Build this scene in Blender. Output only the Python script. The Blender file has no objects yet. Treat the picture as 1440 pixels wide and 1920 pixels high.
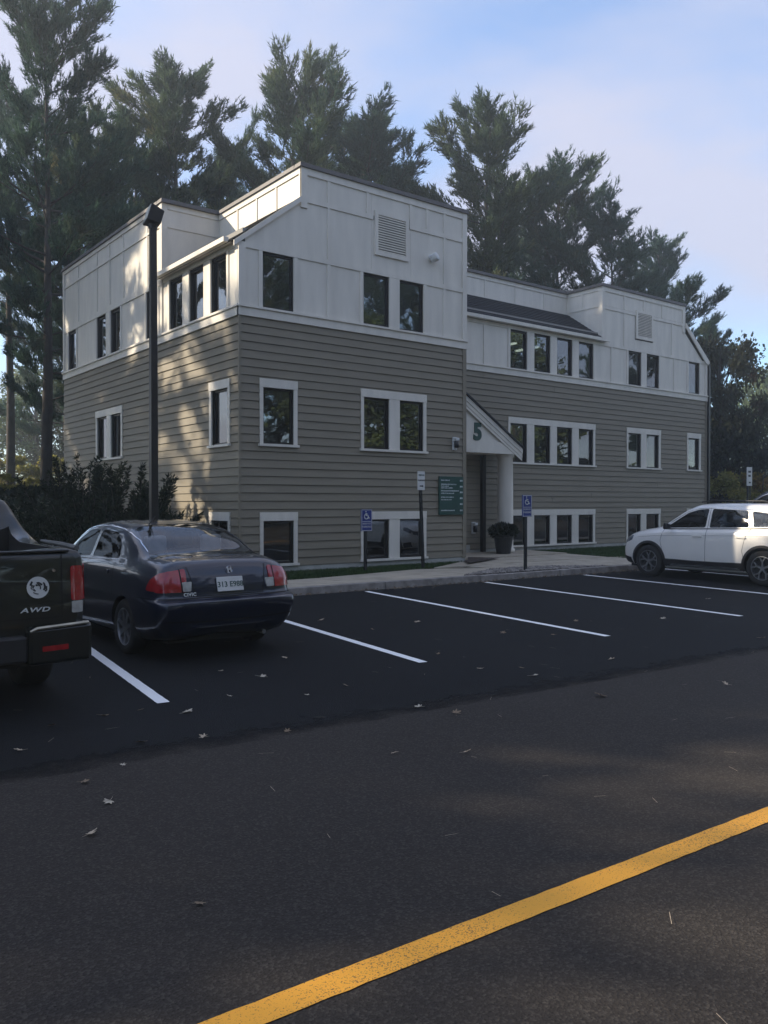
import bpy, bmesh, math, random
import numpy as np
from mathutils import Vector, Matrix
from mathutils.bvhtree import BVHTree
from mathutils.geometry import delaunay_2d_cdt

SC = bpy.context.scene
COL = SC.collection
R = math.radians

# ------------------------------------------------------------------ camera
F_PX, CX, CY = 1572.73, 720.0, 960.0          # focal length in pixels of the 1440 x 1920 photograph
YAW, PITCH, EYE = R(37.73), R(-0.585), 1.6
cam = bpy.data.cameras.new('camera')
cam.sensor_fit = 'VERTICAL'; cam.sensor_height = 36.0; cam.lens = F_PX / 1920 * 36
cam.clip_start = 0.05; cam.clip_end = 3000
cam_ob = bpy.data.objects.new('camera', cam); COL.objects.link(cam_ob)
cam_ob.location = (0, 0, EYE)
cam_ob.rotation_euler = (R(90) + PITCH, 0, -YAW)
SC.camera = cam_ob

# ------------------------------------------------------------------ sky and sun
SUN_EL = R(29.0)
SUN_AZ = R(-49.0)                              # measured clockwise from +Y
S = Vector((math.sin(SUN_AZ) * math.cos(SUN_EL), math.cos(SUN_AZ) * math.cos(SUN_EL), math.sin(SUN_EL)))
world = bpy.data.worlds.new('World'); SC.world = world; world.use_nodes = True
wn, wl = world.node_tree.nodes, world.node_tree.links
wn.clear()
w_out = wn.new('ShaderNodeOutputWorld'); w_bg = wn.new('ShaderNodeBackground'); w_bg.inputs['Strength'].default_value = 0.15
w_sky = wn.new('ShaderNodeTexSky'); w_sky.sky_type = 'NISHITA'; w_sky.sun_disc = False
w_sky.sun_elevation = SUN_EL; w_sky.sun_rotation = SUN_AZ % (2 * math.pi)
w_sky.air_density = 1.0; w_sky.dust_density = 0.7; w_sky.ozone_density = 2.0
w_tc = wn.new('ShaderNodeTexCoord')
w_map = wn.new('ShaderNodeMapping'); w_map.inputs['Scale'].default_value = (1.0, 1.0, 2.6); w_map.inputs['Rotation'].default_value = (0.1, 0.25, 0.5); w_map.inputs['Location'].default_value = (4.11, 2.13, 6.9)
w_n1 = wn.new('ShaderNodeTexNoise'); w_n1.inputs['Scale'].default_value = 1.9; w_n1.inputs['Detail'].default_value = 7; w_n1.inputs['Roughness'].default_value = 0.5; w_n1.inputs['Distortion'].default_value = 0.25
w_rp = wn.new('ShaderNodeValToRGB'); w_rp.color_ramp.elements[0].position = 0.38; w_rp.color_ramp.elements[1].position = 0.62
w_mul = wn.new('ShaderNodeMath'); w_mul.operation = 'MULTIPLY_ADD'; w_mul.inputs[1].default_value = 0.80; w_mul.inputs[2].default_value = 0.12
w_mix = wn.new('ShaderNodeMix'); w_mix.data_type = 'RGBA'
w_mix.inputs['B'].default_value = (3.0, 3.05, 3.75, 1)
wl.new(w_tc.outputs['Generated'], w_map.inputs['Vector']); wl.new(w_map.outputs[0], w_n1.inputs['Vector'])
wl.new(w_n1.outputs['Fac'], w_rp.inputs[0]); wl.new(w_rp.outputs[0], w_mul.inputs[0]); wl.new(w_mul.outputs[0], w_mix.inputs['Factor'])
w_tint = wn.new('ShaderNodeMix'); w_tint.data_type = 'RGBA'; w_tint.blend_type = 'MULTIPLY'; w_tint.inputs['Factor'].default_value = 1.0; w_tint.inputs['B'].default_value = (1.06, 1.19, 1.32, 1)
wl.new(w_sky.outputs[0], w_tint.inputs['A']); wl.new(w_tint.outputs['Result'], w_mix.inputs['A']); wl.new(w_mix.outputs['Result'], w_bg.inputs['Color']); wl.new(w_bg.outputs[0], w_out.inputs['Surface'])

sun = bpy.data.lights.new('sun', 'SUN'); sun.energy = 5.0; sun.angle = R(0.53); sun.color = (1.0, 0.86, 0.66)
sun_ob = bpy.data.objects.new('sun', sun); COL.objects.link(sun_ob)
sun_ob.location = (-40, 40, 40); sun_ob.rotation_euler = (-S).to_track_quat('-Z', 'Y').to_euler()

SC.view_settings.view_transform = 'Standard'; SC.view_settings.look = 'None'
SC.view_settings.exposure = 0.7; SC.view_settings.gamma = 1.0; SC.view_settings.use_curve_mapping = False
SC.cycles.max_bounces = 5; SC.cycles.diffuse_bounces = 3; SC.cycles.glossy_bounces = 3; SC.cycles.volume_bounces = 0; SC.cycles.transparent_max_bounces = 10

def pix(x, y, depth=None, Z=None, X=None, Y=None):
    """photo pixel -> world point on a given plane or at a given depth along the view axis"""
    v = Vector(((x - CX) / F_PX, -(y - CY) / F_PX, -1.0))
    d = cam_ob.rotation_euler.to_matrix() @ v
    if depth is not None: t = depth
    elif Z is not None: t = (Z - EYE) / d.z
    elif X is not None: t = X / d.x
    else: t = Y / d.y
    return Vector((0, 0, EYE)) + d * t

# ------------------------------------------------------------------ materials
def _nt(name):
    m = bpy.data.materials.new(name); m.use_nodes = True
    nt = m.node_tree; b = nt.nodes['Principled BSDF']
    return m, nt, b

def mat(name, col, rough=0.6, var=0.12, vscale=3.0, bump=0.0, bscale=60.0, metal=0.0, coat=0.0, spec=0.5, col2=None, stretch=(1, 1, 1), detail=4):
    m, nt, b = _nt(name); N, Lk = nt.nodes, nt.links
    b.inputs['Roughness'].default_value = rough; b.inputs['Metallic'].default_value = metal
    b.inputs['Coat Weight'].default_value = coat; b.inputs['Coat Roughness'].default_value = 0.04
    b.inputs['Specular IOR Level'].default_value = spec
    tc = N.new('ShaderNodeTexCoord'); mp = N.new('ShaderNodeMapping'); mp.inputs['Scale'].default_value = stretch
    Lk.new(tc.outputs['Object'], mp.inputs['Vector'])
    if var > 0 or col2:
        n = N.new('ShaderNodeTexNoise'); n.inputs['Scale'].default_value = vscale; n.inputs['Detail'].default_value = detail
        Lk.new(mp.outputs[0], n.inputs['Vector'])
        mx = N.new('ShaderNodeMix'); mx.data_type = 'RGBA'
        a = [max(0, c * (1 - var)) for c in col]; c2 = col2 if col2 else [c * (1 + var) for c in col]
        mx.inputs['A'].default_value = (*a, 1); mx.inputs['B'].default_value = (*c2, 1)
        rp = N.new('ShaderNodeMapRange'); rp.inputs['From Min'].default_value = 0.3; rp.inputs['From Max'].default_value = 0.7
        Lk.new(n.outputs['Fac'], rp.inputs['Value']); Lk.new(rp.outputs[0], mx.inputs['Factor']); Lk.new(mx.outputs['Result'], b.inputs['Base Color'])
    else:
        b.inputs['Base Color'].default_value = (*col, 1)
    if bump > 0:
        n2 = N.new('ShaderNodeTexNoise'); n2.inputs['Scale'].default_value = bscale; n2.inputs['Detail'].default_value = 6
        bp = N.new('ShaderNodeBump'); bp.inputs['Strength'].default_value = bump; bp.inputs['Distance'].default_value = 0.02
        Lk.new(mp.outputs[0], n2.inputs['Vector']); Lk.new(n2.outputs['Fac'], bp.inputs['Height']); Lk.new(bp.outputs[0], b.inputs['Normal'])
    return m

def asphalt(name, base, speck, patch, sp_amount=0.5, rough=0.85):
    m, nt, b = _nt(name); N, Lk = nt.nodes, nt.links
    b.inputs['Roughness'].default_value = rough; b.inputs['Specular IOR Level'].default_value = 0.15
    tc = N.new('ShaderNodeTexCoord')
    big = N.new('ShaderNodeTexNoise'); big.inputs['Scale'].default_value = 0.55; big.inputs['Detail'].default_value = 6; big.inputs['Roughness'].default_value = 0.6
    mid = N.new('ShaderNodeTexNoise'); mid.inputs['Scale'].default_value = 9; mid.inputs['Detail'].default_value = 8; mid.inputs['Roughness'].default_value = 0.7
    vor = N.new('ShaderNodeTexVoronoi'); vor.inputs['Scale'].default_value = 100
    fine = N.new('ShaderNodeTexNoise'); fine.inputs['Scale'].default_value = 90; fine.inputs['Detail'].default_value = 3
    for n in (big, mid, vor, fine): Lk.new(tc.outputs['Object'], n.inputs['Vector'])
    m1 = N.new('ShaderNodeMix'); m1.data_type = 'RGBA'; m1.inputs['A'].default_value = (*base, 1); m1.inputs['B'].default_value = (*patch, 1)
    r1 = N.new('ShaderNodeMapRange'); r1.inputs['From Min'].default_value = 0.35; r1.inputs['From Max'].default_value = 0.65
    ad = N.new('ShaderNodeMath'); ad.operation = 'MULTIPLY_ADD'; ad.inputs[1].default_value = 0.35
    Lk.new(mid.outputs['Fac'], ad.inputs[0]); 
    sb = N.new('ShaderNodeMath'); sb.operation = 'MULTIPLY'; sb.inputs[1].default_value = 0.65
    Lk.new(big.outputs['Fac'], sb.inputs[0]); Lk.new(sb.outputs[0], ad.inputs[2])
    Lk.new(ad.outputs[0], r1.inputs['Value']); Lk.new(r1.outputs[0], m1.inputs['Factor'])
    # aggregate: each stone its own tone
    sep = N.new('ShaderNodeSeparateColor'); Lk.new(vor.outputs['Color'], sep.inputs[0])
    r2 = N.new('ShaderNodeMapRange'); r2.inputs['From Min'].default_value = 0.55; r2.inputs['From Max'].default_value = 1.0; r2.inputs['To Max'].default_value = sp_amount
    Lk.new(sep.outputs[0], r2.inputs['Value'])
    m2 = N.new('ShaderNodeMix'); m2.data_type = 'RGBA'; m2.inputs['B'].default_value = (*speck, 1)
    Lk.new(r2.outputs[0], m2.inputs['Factor']); Lk.new(m1.outputs['Result'], m2.inputs['A'])
    # dark pits between stones
    r3 = N.new('ShaderNodeMapRange'); r3.inputs['From Min'].default_value = 0.56; r3.inputs['From Max'].default_value = 0.72; r3.inputs['To Max'].default_value = 0.8
    Lk.new(fine.outputs['Fac'], r3.inputs['Value'])
    m3 = N.new('ShaderNodeMix'); m3.data_type = 'RGBA'; m3.inputs['B'].default_value = (base[0] * .3, base[1] * .3, base[2] * .3, 1)
    Lk.new(r3.outputs[0], m3.inputs['Factor']); Lk.new(m2.outputs['Result'], m3.inputs['A']); Lk.new(m3.outputs['Result'], b.inputs['Base Color'])
    bp = N.new('ShaderNodeBump'); bp.inputs['Strength'].default_value = 0.4; bp.inputs['Distance'].default_value = 0.007
    Lk.new(vor.outputs['Distance'], bp.inputs['Height']); Lk.new(bp.outputs[0], b.inputs['Normal'])
    return m

def worn_paint(name, col, under, thr=0.66, scale=120):
    m, nt, b = _nt(name); N, Lk = nt.nodes, nt.links
    b.inputs['Roughness'].default_value = 0.7
    tc = N.new('ShaderNodeTexCoord')
    n = N.new('ShaderNodeTexNoise'); n.inputs['Scale'].default_value = scale; n.inputs['Detail'].default_value = 5; n.inputs['Roughness'].default_value = 0.65
    n2 = N.new('ShaderNodeTexNoise'); n2.inputs['Scale'].default_value = 2.5; n2.inputs['Detail'].default_value = 5
    Lk.new(tc.outputs['Object'], n.inputs['Vector']); Lk.new(tc.outputs['Object'], n2.inputs['Vector'])
    ad = N.new('ShaderNodeMath'); ad.operation = 'MULTIPLY_ADD'; ad.inputs[1].default_value = 0.25; Lk.new(n2.outputs['Fac'], ad.inputs[0]); Lk.new(n.outputs['Fac'], ad.inputs[2])
    r = N.new('ShaderNodeMapRange'); r.inputs['From Min'].default_value = thr; r.inputs['From Max'].default_value = thr + 0.06
    Lk.new(ad.outputs[0], r.inputs['Value'])
    mx = N.new('ShaderNodeMix'); mx.data_type = 'RGBA'; mx.inputs['A'].default_value = (*col, 1); mx.inputs['B'].default_value = (*under, 1)
    Lk.new(r.outputs[0], mx.inputs['Factor']); Lk.new(mx.outputs['Result'], b.inputs['Base Color'])
    bp = N.new('ShaderNodeBump'); bp.inputs['Strength'].default_value = 0.4; bp.inputs['Distance'].default_value = 0.005
    Lk.new(n.outputs['Fac'], bp.inputs['Height']); Lk.new(bp.outputs[0], b.inputs['Normal'])
    return m

def leafmat(name, c1, c2, c3=None, trans=0.35, vscale=0.6):
    m = bpy.data.materials.new(name); m.use_nodes = True; nt = m.node_tree; N, Lk = nt.nodes, nt.links; N.clear()
    out = N.new('ShaderNodeOutputMaterial'); d = N.new('ShaderNodeBsdfDiffuse'); t = N.new('ShaderNodeBsdfTranslucent'); mx = N.new('ShaderNodeMixShader'); mx.inputs[0].default_value = trans
    tc = N.new('ShaderNodeTexCoord'); n = N.new('ShaderNodeTexNoise'); n.inputs['Scale'].default_value = vscale; n.inputs['Detail'].default_value = 4
    oi = N.new('ShaderNodeObjectInfo'); av = N.new('ShaderNodeVectorMath'); av.operation = 'ADD'
    sc = N.new('ShaderNodeVectorMath'); sc.operation = 'SCALE'; sc.inputs['Scale'].default_value = 37.0
    Lk.new(oi.outputs['Location'], sc.inputs[0]); Lk.new(tc.outputs['Object'], av.inputs[0]); Lk.new(sc.outputs[0], av.inputs[1]); Lk.new(av.outputs[0], n.inputs['Vector'])
    rp = N.new('ShaderNodeValToRGB'); e = rp.color_ramp.elements; e[0].position = 0.35; e[0].color = (*c1, 1); e[1].position = 0.62; e[1].color = (*c2, 1)
    if c3: k = e.new(0.74); k.color = (*c3, 1)
    Lk.new(n.outputs['Fac'], rp.inputs[0])
    gi = N.new('ShaderNodeNewGeometry'); hv = N.new('ShaderNodeHueSaturation')
    rv = N.new('ShaderNodeMapRange'); rv.inputs['To Min'].default_value = 0.6; rv.inputs['To Max'].default_value = 1.4
    Lk.new(gi.outputs['Random Per Island'], rv.inputs['Value']); Lk.new(rv.outputs[0], hv.inputs['Value']); Lk.new(rp.outputs[0], hv.inputs['Color'])
    Lk.new(hv.outputs[0], d.inputs[0]); Lk.new(hv.outputs[0], t.inputs[0]); Lk.new(d.outputs[0], mx.inputs[1]); Lk.new(t.outputs[0], mx.inputs[2]); Lk.new(mx.outputs[0], out.inputs[0])
    return m

def glassmat(name, tint, refl=0.1, gain=1.5, rough=0.01):
    m = bpy.data.materials.new(name); m.use_nodes = True; nt = m.node_tree; N, Lk = nt.nodes, nt.links; N.clear()
    out = N.new('ShaderNodeOutputMaterial'); t = N.new('ShaderNodeBsdfTransparent'); t.inputs[0].default_value = (*tint, 1)
    g = N.new('ShaderNodeBsdfGlossy'); g.inputs['Roughness'].default_value = rough; g.inputs[0].default_value = (0.95, 0.97, 1, 1)
    lw = N.new('ShaderNodeLayerWeight'); lw.inputs['Blend'].default_value = 0.25
    ma = N.new('ShaderNodeMath'); ma.operation = 'MULTIPLY_ADD'; ma.use_clamp = True; ma.inputs[1].default_value = gain; ma.inputs[2].default_value = refl
    tc = N.new('ShaderNodeTexCoord'); n = N.new('ShaderNodeTexNoise'); n.inputs['Scale'].default_value = 1.3; n.inputs['Detail'].default_value = 1
    bp = N.new('ShaderNodeBump'); bp.inputs['Strength'].default_value = 0.03 if 'car' in name else 0.06; bp.inputs['Distance'].default_value = 0.05
    Lk.new(tc.outputs['Object'], n.inputs['Vector']); Lk.new(n.outputs['Fac'], bp.inputs['Height']); Lk.new(bp.outputs[0], g.inputs['Normal'])
    mx = N.new('ShaderNodeMixShader')
    Lk.new(lw.outputs['Fresnel'], ma.inputs[0]); Lk.new(ma.outputs[0], mx.inputs[0]); Lk.new(t.outputs[0], mx.inputs[1]); Lk.new(g.outputs[0], mx.inputs[2]); Lk.new(mx.outputs[0], out.inputs[0])
    return m

def emis(name, col, s):
    m, nt, b = _nt(name); b.inputs['Base Color'].default_value = (*col, 1); b.inputs['Emission Color'].default_value = (*col, 1); b.inputs['Emission Strength'].default_value = s
    return m

M = dict(
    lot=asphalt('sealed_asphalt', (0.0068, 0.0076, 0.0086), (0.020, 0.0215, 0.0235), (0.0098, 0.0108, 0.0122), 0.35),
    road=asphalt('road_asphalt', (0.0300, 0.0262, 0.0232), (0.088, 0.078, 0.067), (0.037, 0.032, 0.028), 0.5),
    white_line=worn_paint('white_road_paint', (0.88, 0.88, 0.86), (0.05, 0.05, 0.055), 0.82),
    yellow_line=worn_paint('yellow_road_paint', (0.78, 0.36, 0.03), (0.10, 0.06, 0.03), 0.70, 150),
    concrete=mat('concrete', (0.37, 0.325, 0.25), 0.85, 0.2, 2.5, 0.25, 90),
    kerb=mat('kerb_concrete', (0.24, 0.22, 0.20), 0.9, 0.35, 6, 0.6, 40),
    soil=mat('soil', (0.05, 0.045, 0.03), 0.95, 0.35, 1.5, 0.8, 20, col2=(0.06, 0.07, 0.03)),
    dark_brown_ground=mat('dark_brown_ground', (0.045, 0.032, 0.024), 0.95, 0.5, 25, 1.0, 60),
    gravel=mat('gravel_bed', (0.16, 0.14, 0.125), 0.95, 0.4, 20, 0.8, 50),
    pebble=mat('pebble', (0.20, 0.18, 0.16), 0.85, 0.6, 9),
    siding=mat('taupe_siding', (0.218, 0.190, 0.138), 0.62, 0.07, 1.3, 0.12, 30, stretch=(1, 1, 6)),
    wallcore=mat('wall_sheathing', (0.05, 0.048, 0.042), 0.9, 0.1),
    white=mat('white_trim_paint', (0.71, 0.67, 0.59), 0.5, 0.08, 1.6, 0.06, 25, stretch=(2.5, 2.5, 0.5), detail=8),
    found=mat('painted_foundation', (0.40, 0.40, 0.37), 0.85, 0.18, 3, 0.3, 40),
    bronze=mat('dark_bronze_metal', (0.022, 0.020, 0.020), 0.4, 0.15, 8, metal=0.4),
    coping=mat('roof_coping_metal', (0.075, 0.07, 0.068), 0.55, 0.2, 2, 0.1, 20),
    shingle=mat('dark_shingle', (0.014, 0.015, 0.018), 0.92, 0.3, 14, 0.6, 60),
    inside=mat('interior_wall', (0.30, 0.29, 0.27), 0.9, 0.05),
    blind=mat('window_blind', (0.42, 0.48, 0.52), 0.8, 0.1, 4),
    glass=glassmat('window_glass', (0.45, 0.50, 0.48), 0.13, 1.0),
    tube=emis('fluorescent_tube', (1.0, 0.97, 0.9), 1.6),
    green=mat('dark_green_sign', (0.008, 0.055, 0.042), 0.45, 0.1),
    signtext=mat('sign_lettering', (0.55, 0.6, 0.6), 0.6, 0.0),
    blue=mat('blue_sign', (0.012, 0.03, 0.19), 0.4, 0.08),
    signwhite=mat('sign_white', (0.62, 0.62, 0.60), 0.5, 0.1),
    grey_fix=mat('pale_fixture', (0.62, 0.63, 0.62), 0.5, 0.1),
    lamp_lens=mat('lamp_lens', (0.62, 0.60, 0.52), 0.25, 0.05),
    black=mat('black_plastic', (0.012, 0.012, 0.013), 0.5, 0.1),
    post=mat('sign_post_metal', (0.018, 0.020, 0.020), 0.5, 0.2, 10, metal=0.3),
    bark=mat('pine_bark', (0.055, 0.046, 0.040), 0.95, 0.45, 6, 1.0, 18, stretch=(1, 1, 0.25)),
    birch=mat('pale_bark', (0.30, 0.28, 0.25), 0.9, 0.3, 6, 0.5, 18),
    pine=leafmat('pine_needles', (0.042, 0.082, 0.060), (0.072, 0.122, 0.078), (0.13, 0.13, 0.065), 0.45, 0.35),
    pineb=leafmat('pine_needles_olive', (0.052, 0.090, 0.056), (0.105, 0.138, 0.068), (0.19, 0.165, 0.07), 0.45, 0.5),
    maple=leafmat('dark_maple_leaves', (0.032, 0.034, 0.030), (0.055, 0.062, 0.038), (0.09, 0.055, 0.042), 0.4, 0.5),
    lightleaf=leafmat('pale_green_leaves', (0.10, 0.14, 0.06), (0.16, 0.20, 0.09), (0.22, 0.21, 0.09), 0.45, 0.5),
    autumn=leafmat('autumn_leaves', (0.13, 0.11, 0.03), (0.25, 0.16, 0.05), (0.30, 0.13, 0.06), 0.4, 1.2),
    goldleaf=leafmat('gold_green_leaves', (0.17, 0.18, 0.045), (0.28, 0.25, 0.07), (0.30, 0.19, 0.07), 0.5, 1.2),
    yew=leafmat('yew_leaves', (0.014, 0.022, 0.014), (0.026, 0.036, 0.020), (0.045, 0.05, 0.03), 0.2, 2.0),
    grass=leafmat('grass_blades', (0.040, 0.075, 0.028), (0.060, 0.100, 0.038), (0.10, 0.10, 0.045), 0.35, 1.5),
    litter_tan=mat('tan_leaf', (0.42, 0.34, 0.25), 0.8, 0.3, 40),
    litter_brown=mat('brown_leaf', (0.20, 0.145, 0.095), 0.8, 0.3, 40),
    litter_pale=mat('pale_leaf', (0.44, 0.39, 0.31), 0.8, 0.25, 40),
    pot=mat('dark_planter', (0.018, 0.020, 0.021), 0.55, 0.2, 6),
)

# ------------------------------------------------------------------ mesh helpers
class MB:
    """collects simple solids, then links them as ONE mesh object"""
    def __init__(s): s.v = []; s.f = []
    def add(s, vs, fs):
        o = len(s.v); s.v += [tuple(p) for p in vs]; s.f += [tuple(i + o for i in f) for f in fs]
    def hexa(s, a, b):
        """a, b: two quads (4 points each) joined into a solid"""
        vs = list(a) + list(b); fs = [(3, 2, 1, 0), (4, 5, 6, 7)] + [(i, (i + 1) % 4, 4 + (i + 1) % 4, 4 + i) for i in range(4)]
        c = sum((Vector(p) for p in vs), Vector()) / 8
        n = (Vector(vs[5]) - Vector(vs[4])).cross(Vector(vs[6]) - Vector(vs[5]))
        if n.dot(Vector(vs[4]) - c) < 0: fs = [f[::-1] for f in fs]
        s.add(vs, fs)
    def box(s, x0, x1, y0, y1, z0, z1):
        s.hexa([(x0, y0, z0), (x1, y0, z0), (x1, y1, z0), (x0, y1, z0)], [(x0, y0, z1), (x1, y0, z1), (x1, y1, z1), (x0, y1, z1)])
    def prism(s, a, b):
        n = len(a); vs = list(a) + list(b); fs = [tuple(range(n))[::-1], tuple(range(n, 2 * n))] + [(i, (i + 1) % n, n + (i + 1) % n, n + i) for i in range(n)]
        s.add(vs, fs)
    def tube(s, pts, rad, n=8, cap=True):
        pts = [Vector(p) for p in pts]; k = len(pts)
        rad = rad if isinstance(rad, (list, tuple)) else [rad] * k
        o = len(s.v)
        for i, p in enumerate(pts):
            d = (pts[min(i + 1, k - 1)] - pts[max(i - 1, 0)]).normalized()
            a = Vector((0, 0, 1)) if abs(d.z) < 0.95 else Vector((1, 0, 0))
            u = d.cross(a).normalized(); w = d.cross(u)
            for j in range(n):
                t = 2 * math.pi * j / n; s.v.append(tuple(p + (u * math.cos(t) + w * math.sin(t)) * rad[i]))
        for i in range(k - 1):
            for j in range(n):
                s.f.append((o + i * n + j, o + i * n + (j + 1) % n, o + (i + 1) * n + (j + 1) % n, o + (i + 1) * n + j))
        if cap: s.f.append(tuple(o + j for j in range(n))[::-1]); s.f.append(tuple(o + (k - 1) * n + j for j in range(n)))
    def lathe(s, prof, n=20, c=(0, 0, 0), axis='Z'):
        o = len(s.v)
        for (r, h) in prof:
            for j in range(n):
                t = 2 * math.pi * j / n; a, b = r * math.cos(t), r * math.sin(t)
                s.v.append((c[0] + a, c[1] + b, c[2] + h) if axis == 'Z' else (c[0] + h, c[1] + a, c[2] + b))
        for i in range(len(prof) - 1):
            for j in range(n):
                s.f.append((o + i * n + j, o + i * n + (j + 1) % n, o + (i + 1) * n + (j + 1) % n, o + (i + 1) * n + j))
    def build(s, name, m, parent=None, world=True, smooth=False, bevel=0):
        me = bpy.data.meshes.new(name); me.from_pydata(s.v, [], s.f); me.update()
        if smooth: me.shade_smooth()
        return link(name, me, m, parent, world, bevel)

def link(name, me, m=None, parent=None, world=True, bevel=0):
    o = bpy.data.objects.new(name, me)
    if m is not None and me is not None: me.materials.clear(); me.materials.append(m)
    COL.objects.link(o)
    if parent is not None:
        o.parent = parent
        if world and parent.parent is None: o.matrix_parent_inverse = Matrix.Translation(parent.location).inverted()
    if bevel:
        b = o.modifiers.new('edge', 'BEVEL'); b.width = bevel; b.segments = 2; b.limit_method = 'ANGLE'
    return o

def thing(name, label, cat, loc=(0, 0, 0), rz=0.0, group=None):
    o = bpy.data.objects.new(name, None); COL.objects.link(o); o.location = loc; o.rotation_euler = (0, 0, rz); o.empty_display_size = 0.2
    return tag(o, label, cat, group)
def tag(o, label, cat, group=None):
    o['label'] = label; o['category'] = cat
    if group: o['group'] = group
    return o
def struct(o): o['kind'] = 'structure'; return o
def stuff(o): o['kind'] = 'stuff'; return o

def np_mesh(name, V, F, nper):
    """fast mesh from numpy arrays; F is (n, nper)"""
    me = bpy.data.meshes.new(name); V = np.asarray(V, dtype=np.float32); F = np.asarray(F, dtype=np.int32)
    me.vertices.add(len(V)); me.vertices.foreach_set('co', V.ravel())
    me.loops.add(F.size); me.loops.foreach_set('vertex_index', F.ravel())
    me.polygons.add(len(F)); me.polygons.foreach_set('loop_start', np.arange(0, F.size, nper, dtype=np.int32))
    me.update(calc_edges=True); return me

def copy_tree(o, parent=None):
    c = o.copy(); COL.objects.link(c); c.parent = parent
    for ch in list(o.children): copy_tree(ch, c)
    return c

def text_mesh(body, size, ext=0.002, bold=0.0, align='CENTER', spacing=1.0):
    cu = bpy.data.curves.new('lettering', 'FONT'); cu.body = body; cu.size = size; cu.extrude = ext; cu.offset = bold; cu.align_x = align; cu.align_y = 'CENTER'; cu.space_character = spacing
    cu.resolution_u = 4
    t = bpy.data.objects.new('lettering', cu); COL.objects.link(t)
    bpy.context.view_layer.update()
    me = bpy.data.meshes.new_from_object(t.evaluated_get(bpy.context.evaluated_depsgraph_get()))
    bpy.data.objects.remove(t); bpy.data.curves.remove(cu); return me

def text_on(name, body, size, pos, m, parent, face='-Y', world=True, **k):
    me = text_mesh(body, size, **k)
    rot = {'-Y': Matrix.Rotation(R(90), 4, 'X'), '+Z': Matrix.Identity(4)}[face]
    me.transform(Matrix.Translation(pos) @ rot)
    return link(name, me, m, parent, world)

rng = np.random.default_rng(7); random.seed(7)

# ================================================================== GROUND
KERB = lambda x: 12.55 - 0.022 * x           # front face of the kerb
def sstep(t): t = np.clip(t, 0, 1); return t * t * (3 - 2 * t)
def hgt(x, y):
    """height of the soil"""
    x = np.asarray(x, float); y = np.asarray(y, float)
    base = np.where(y > KERB(x) + 0.1, 0.10, -0.06)
    rise = 1.85 * sstep((y - 16.0) / 10.5) * sstep((13.0 - x) / 5.0) + 1.6 * sstep((y - 27.5) / 14.0) * sstep((x - 8.0) / 5.0)
    far = 3.0 * sstep((y - 45) / 60.0)
    return base + np.where(y > KERB(x), rise + far, 0)
xs = np.unique(np.concatenate([np.arange(-400, -40, 20), np.arange(-40, 60, 1.0), np.arange(60, 420, 20)]))
ys = np.unique(np.concatenate([np.arange(-300, -20, 20), np.arange(-20, 12, 4.0), [12.60, 12.70], np.arange(13.0, 60, 1.0), np.arange(60, 520, 20)]))
gx, gy = np.meshgrid(xs, ys); gy = gy - 0.022 * gx; gz = hgt(gx, gy); nx, ny = len(xs), len(ys)
V = np.stack([gx.ravel(), gy.ravel(), gz.ravel()], 1)
ii, jj = np.meshgrid(np.arange(nx - 1), np.arange(ny - 1)); q = (jj * nx + ii).ravel()
gm = np_mesh('ground', V, np.stack([q, q + 1, q + nx + 1, q + nx], 1), 4); gm.shade_smooth()
struct(link('ground', gm, M['soil']))

def sheet(name, poly, z, m):
    mb = MB(); n = len(poly)
    mb.add([(p[0], p[1], z) for p in poly], [tuple(range(n))])
    return struct(mb.build(name, m))
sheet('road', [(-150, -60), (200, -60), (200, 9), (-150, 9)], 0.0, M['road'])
# sealed parking lot with a slightly wavering edge towards the road
edge = [(x, 5.15 - 0.062 * x) for x in (-30, 50)]
def ragged_edge(m):
    """the sealer thins out in specks over a hand's width at the road side"""
    nt = m.node_tree; N, Lk = nt.nodes, nt.links; b = N['Principled BSDF']; out = next(n for n in N if n.type == 'OUTPUT_MATERIAL')
    tc = N.new('ShaderNodeTexCoord'); sp = N.new('ShaderNodeSeparateXYZ'); Lk.new(tc.outputs['Object'], sp.inputs[0])
    d = N.new('ShaderNodeMath'); d.operation = 'MULTIPLY_ADD'; d.inputs[1].default_value = .062; Lk.new(sp.outputs['X'], d.inputs[0]); Lk.new(sp.outputs['Y'], d.inputs[2])
    n1 = N.new('ShaderNodeTexNoise'); n1.inputs['Scale'].default_value = 2.2; n1.inputs['Detail'].default_value = 8; n1.inputs['Roughness'].default_value = .72; Lk.new(tc.outputs['Object'], n1.inputs['Vector'])
    e = N.new('ShaderNodeMath'); e.operation = 'MULTIPLY_ADD'; e.inputs[1].default_value = .8; Lk.new(n1.outputs['Fac'], e.inputs[0]); Lk.new(d.outputs[0], e.inputs[2])
    r = N.new('ShaderNodeMapRange'); r.inputs['From Min'].default_value = 5.50; r.inputs['From Max'].default_value = 5.85; Lk.new(e.outputs[0], r.inputs['Value'])
    tr = N.new('ShaderNodeBsdfTransparent'); mx = N.new('ShaderNodeMixShader'); Lk.new(r.outputs[0], mx.inputs[0]); Lk.new(tr.outputs[0], mx.inputs[1]); Lk.new(b.outputs[0], mx.inputs[2]); Lk.new(mx.outputs[0], out.inputs['Surface'])
ragged_edge(M['lot'])
sheet('parking_lot', edge + [(50, KERB(50) + 0.06), (-30, KERB(-30) + 0.06)], 0.004, M['lot'])
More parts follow.
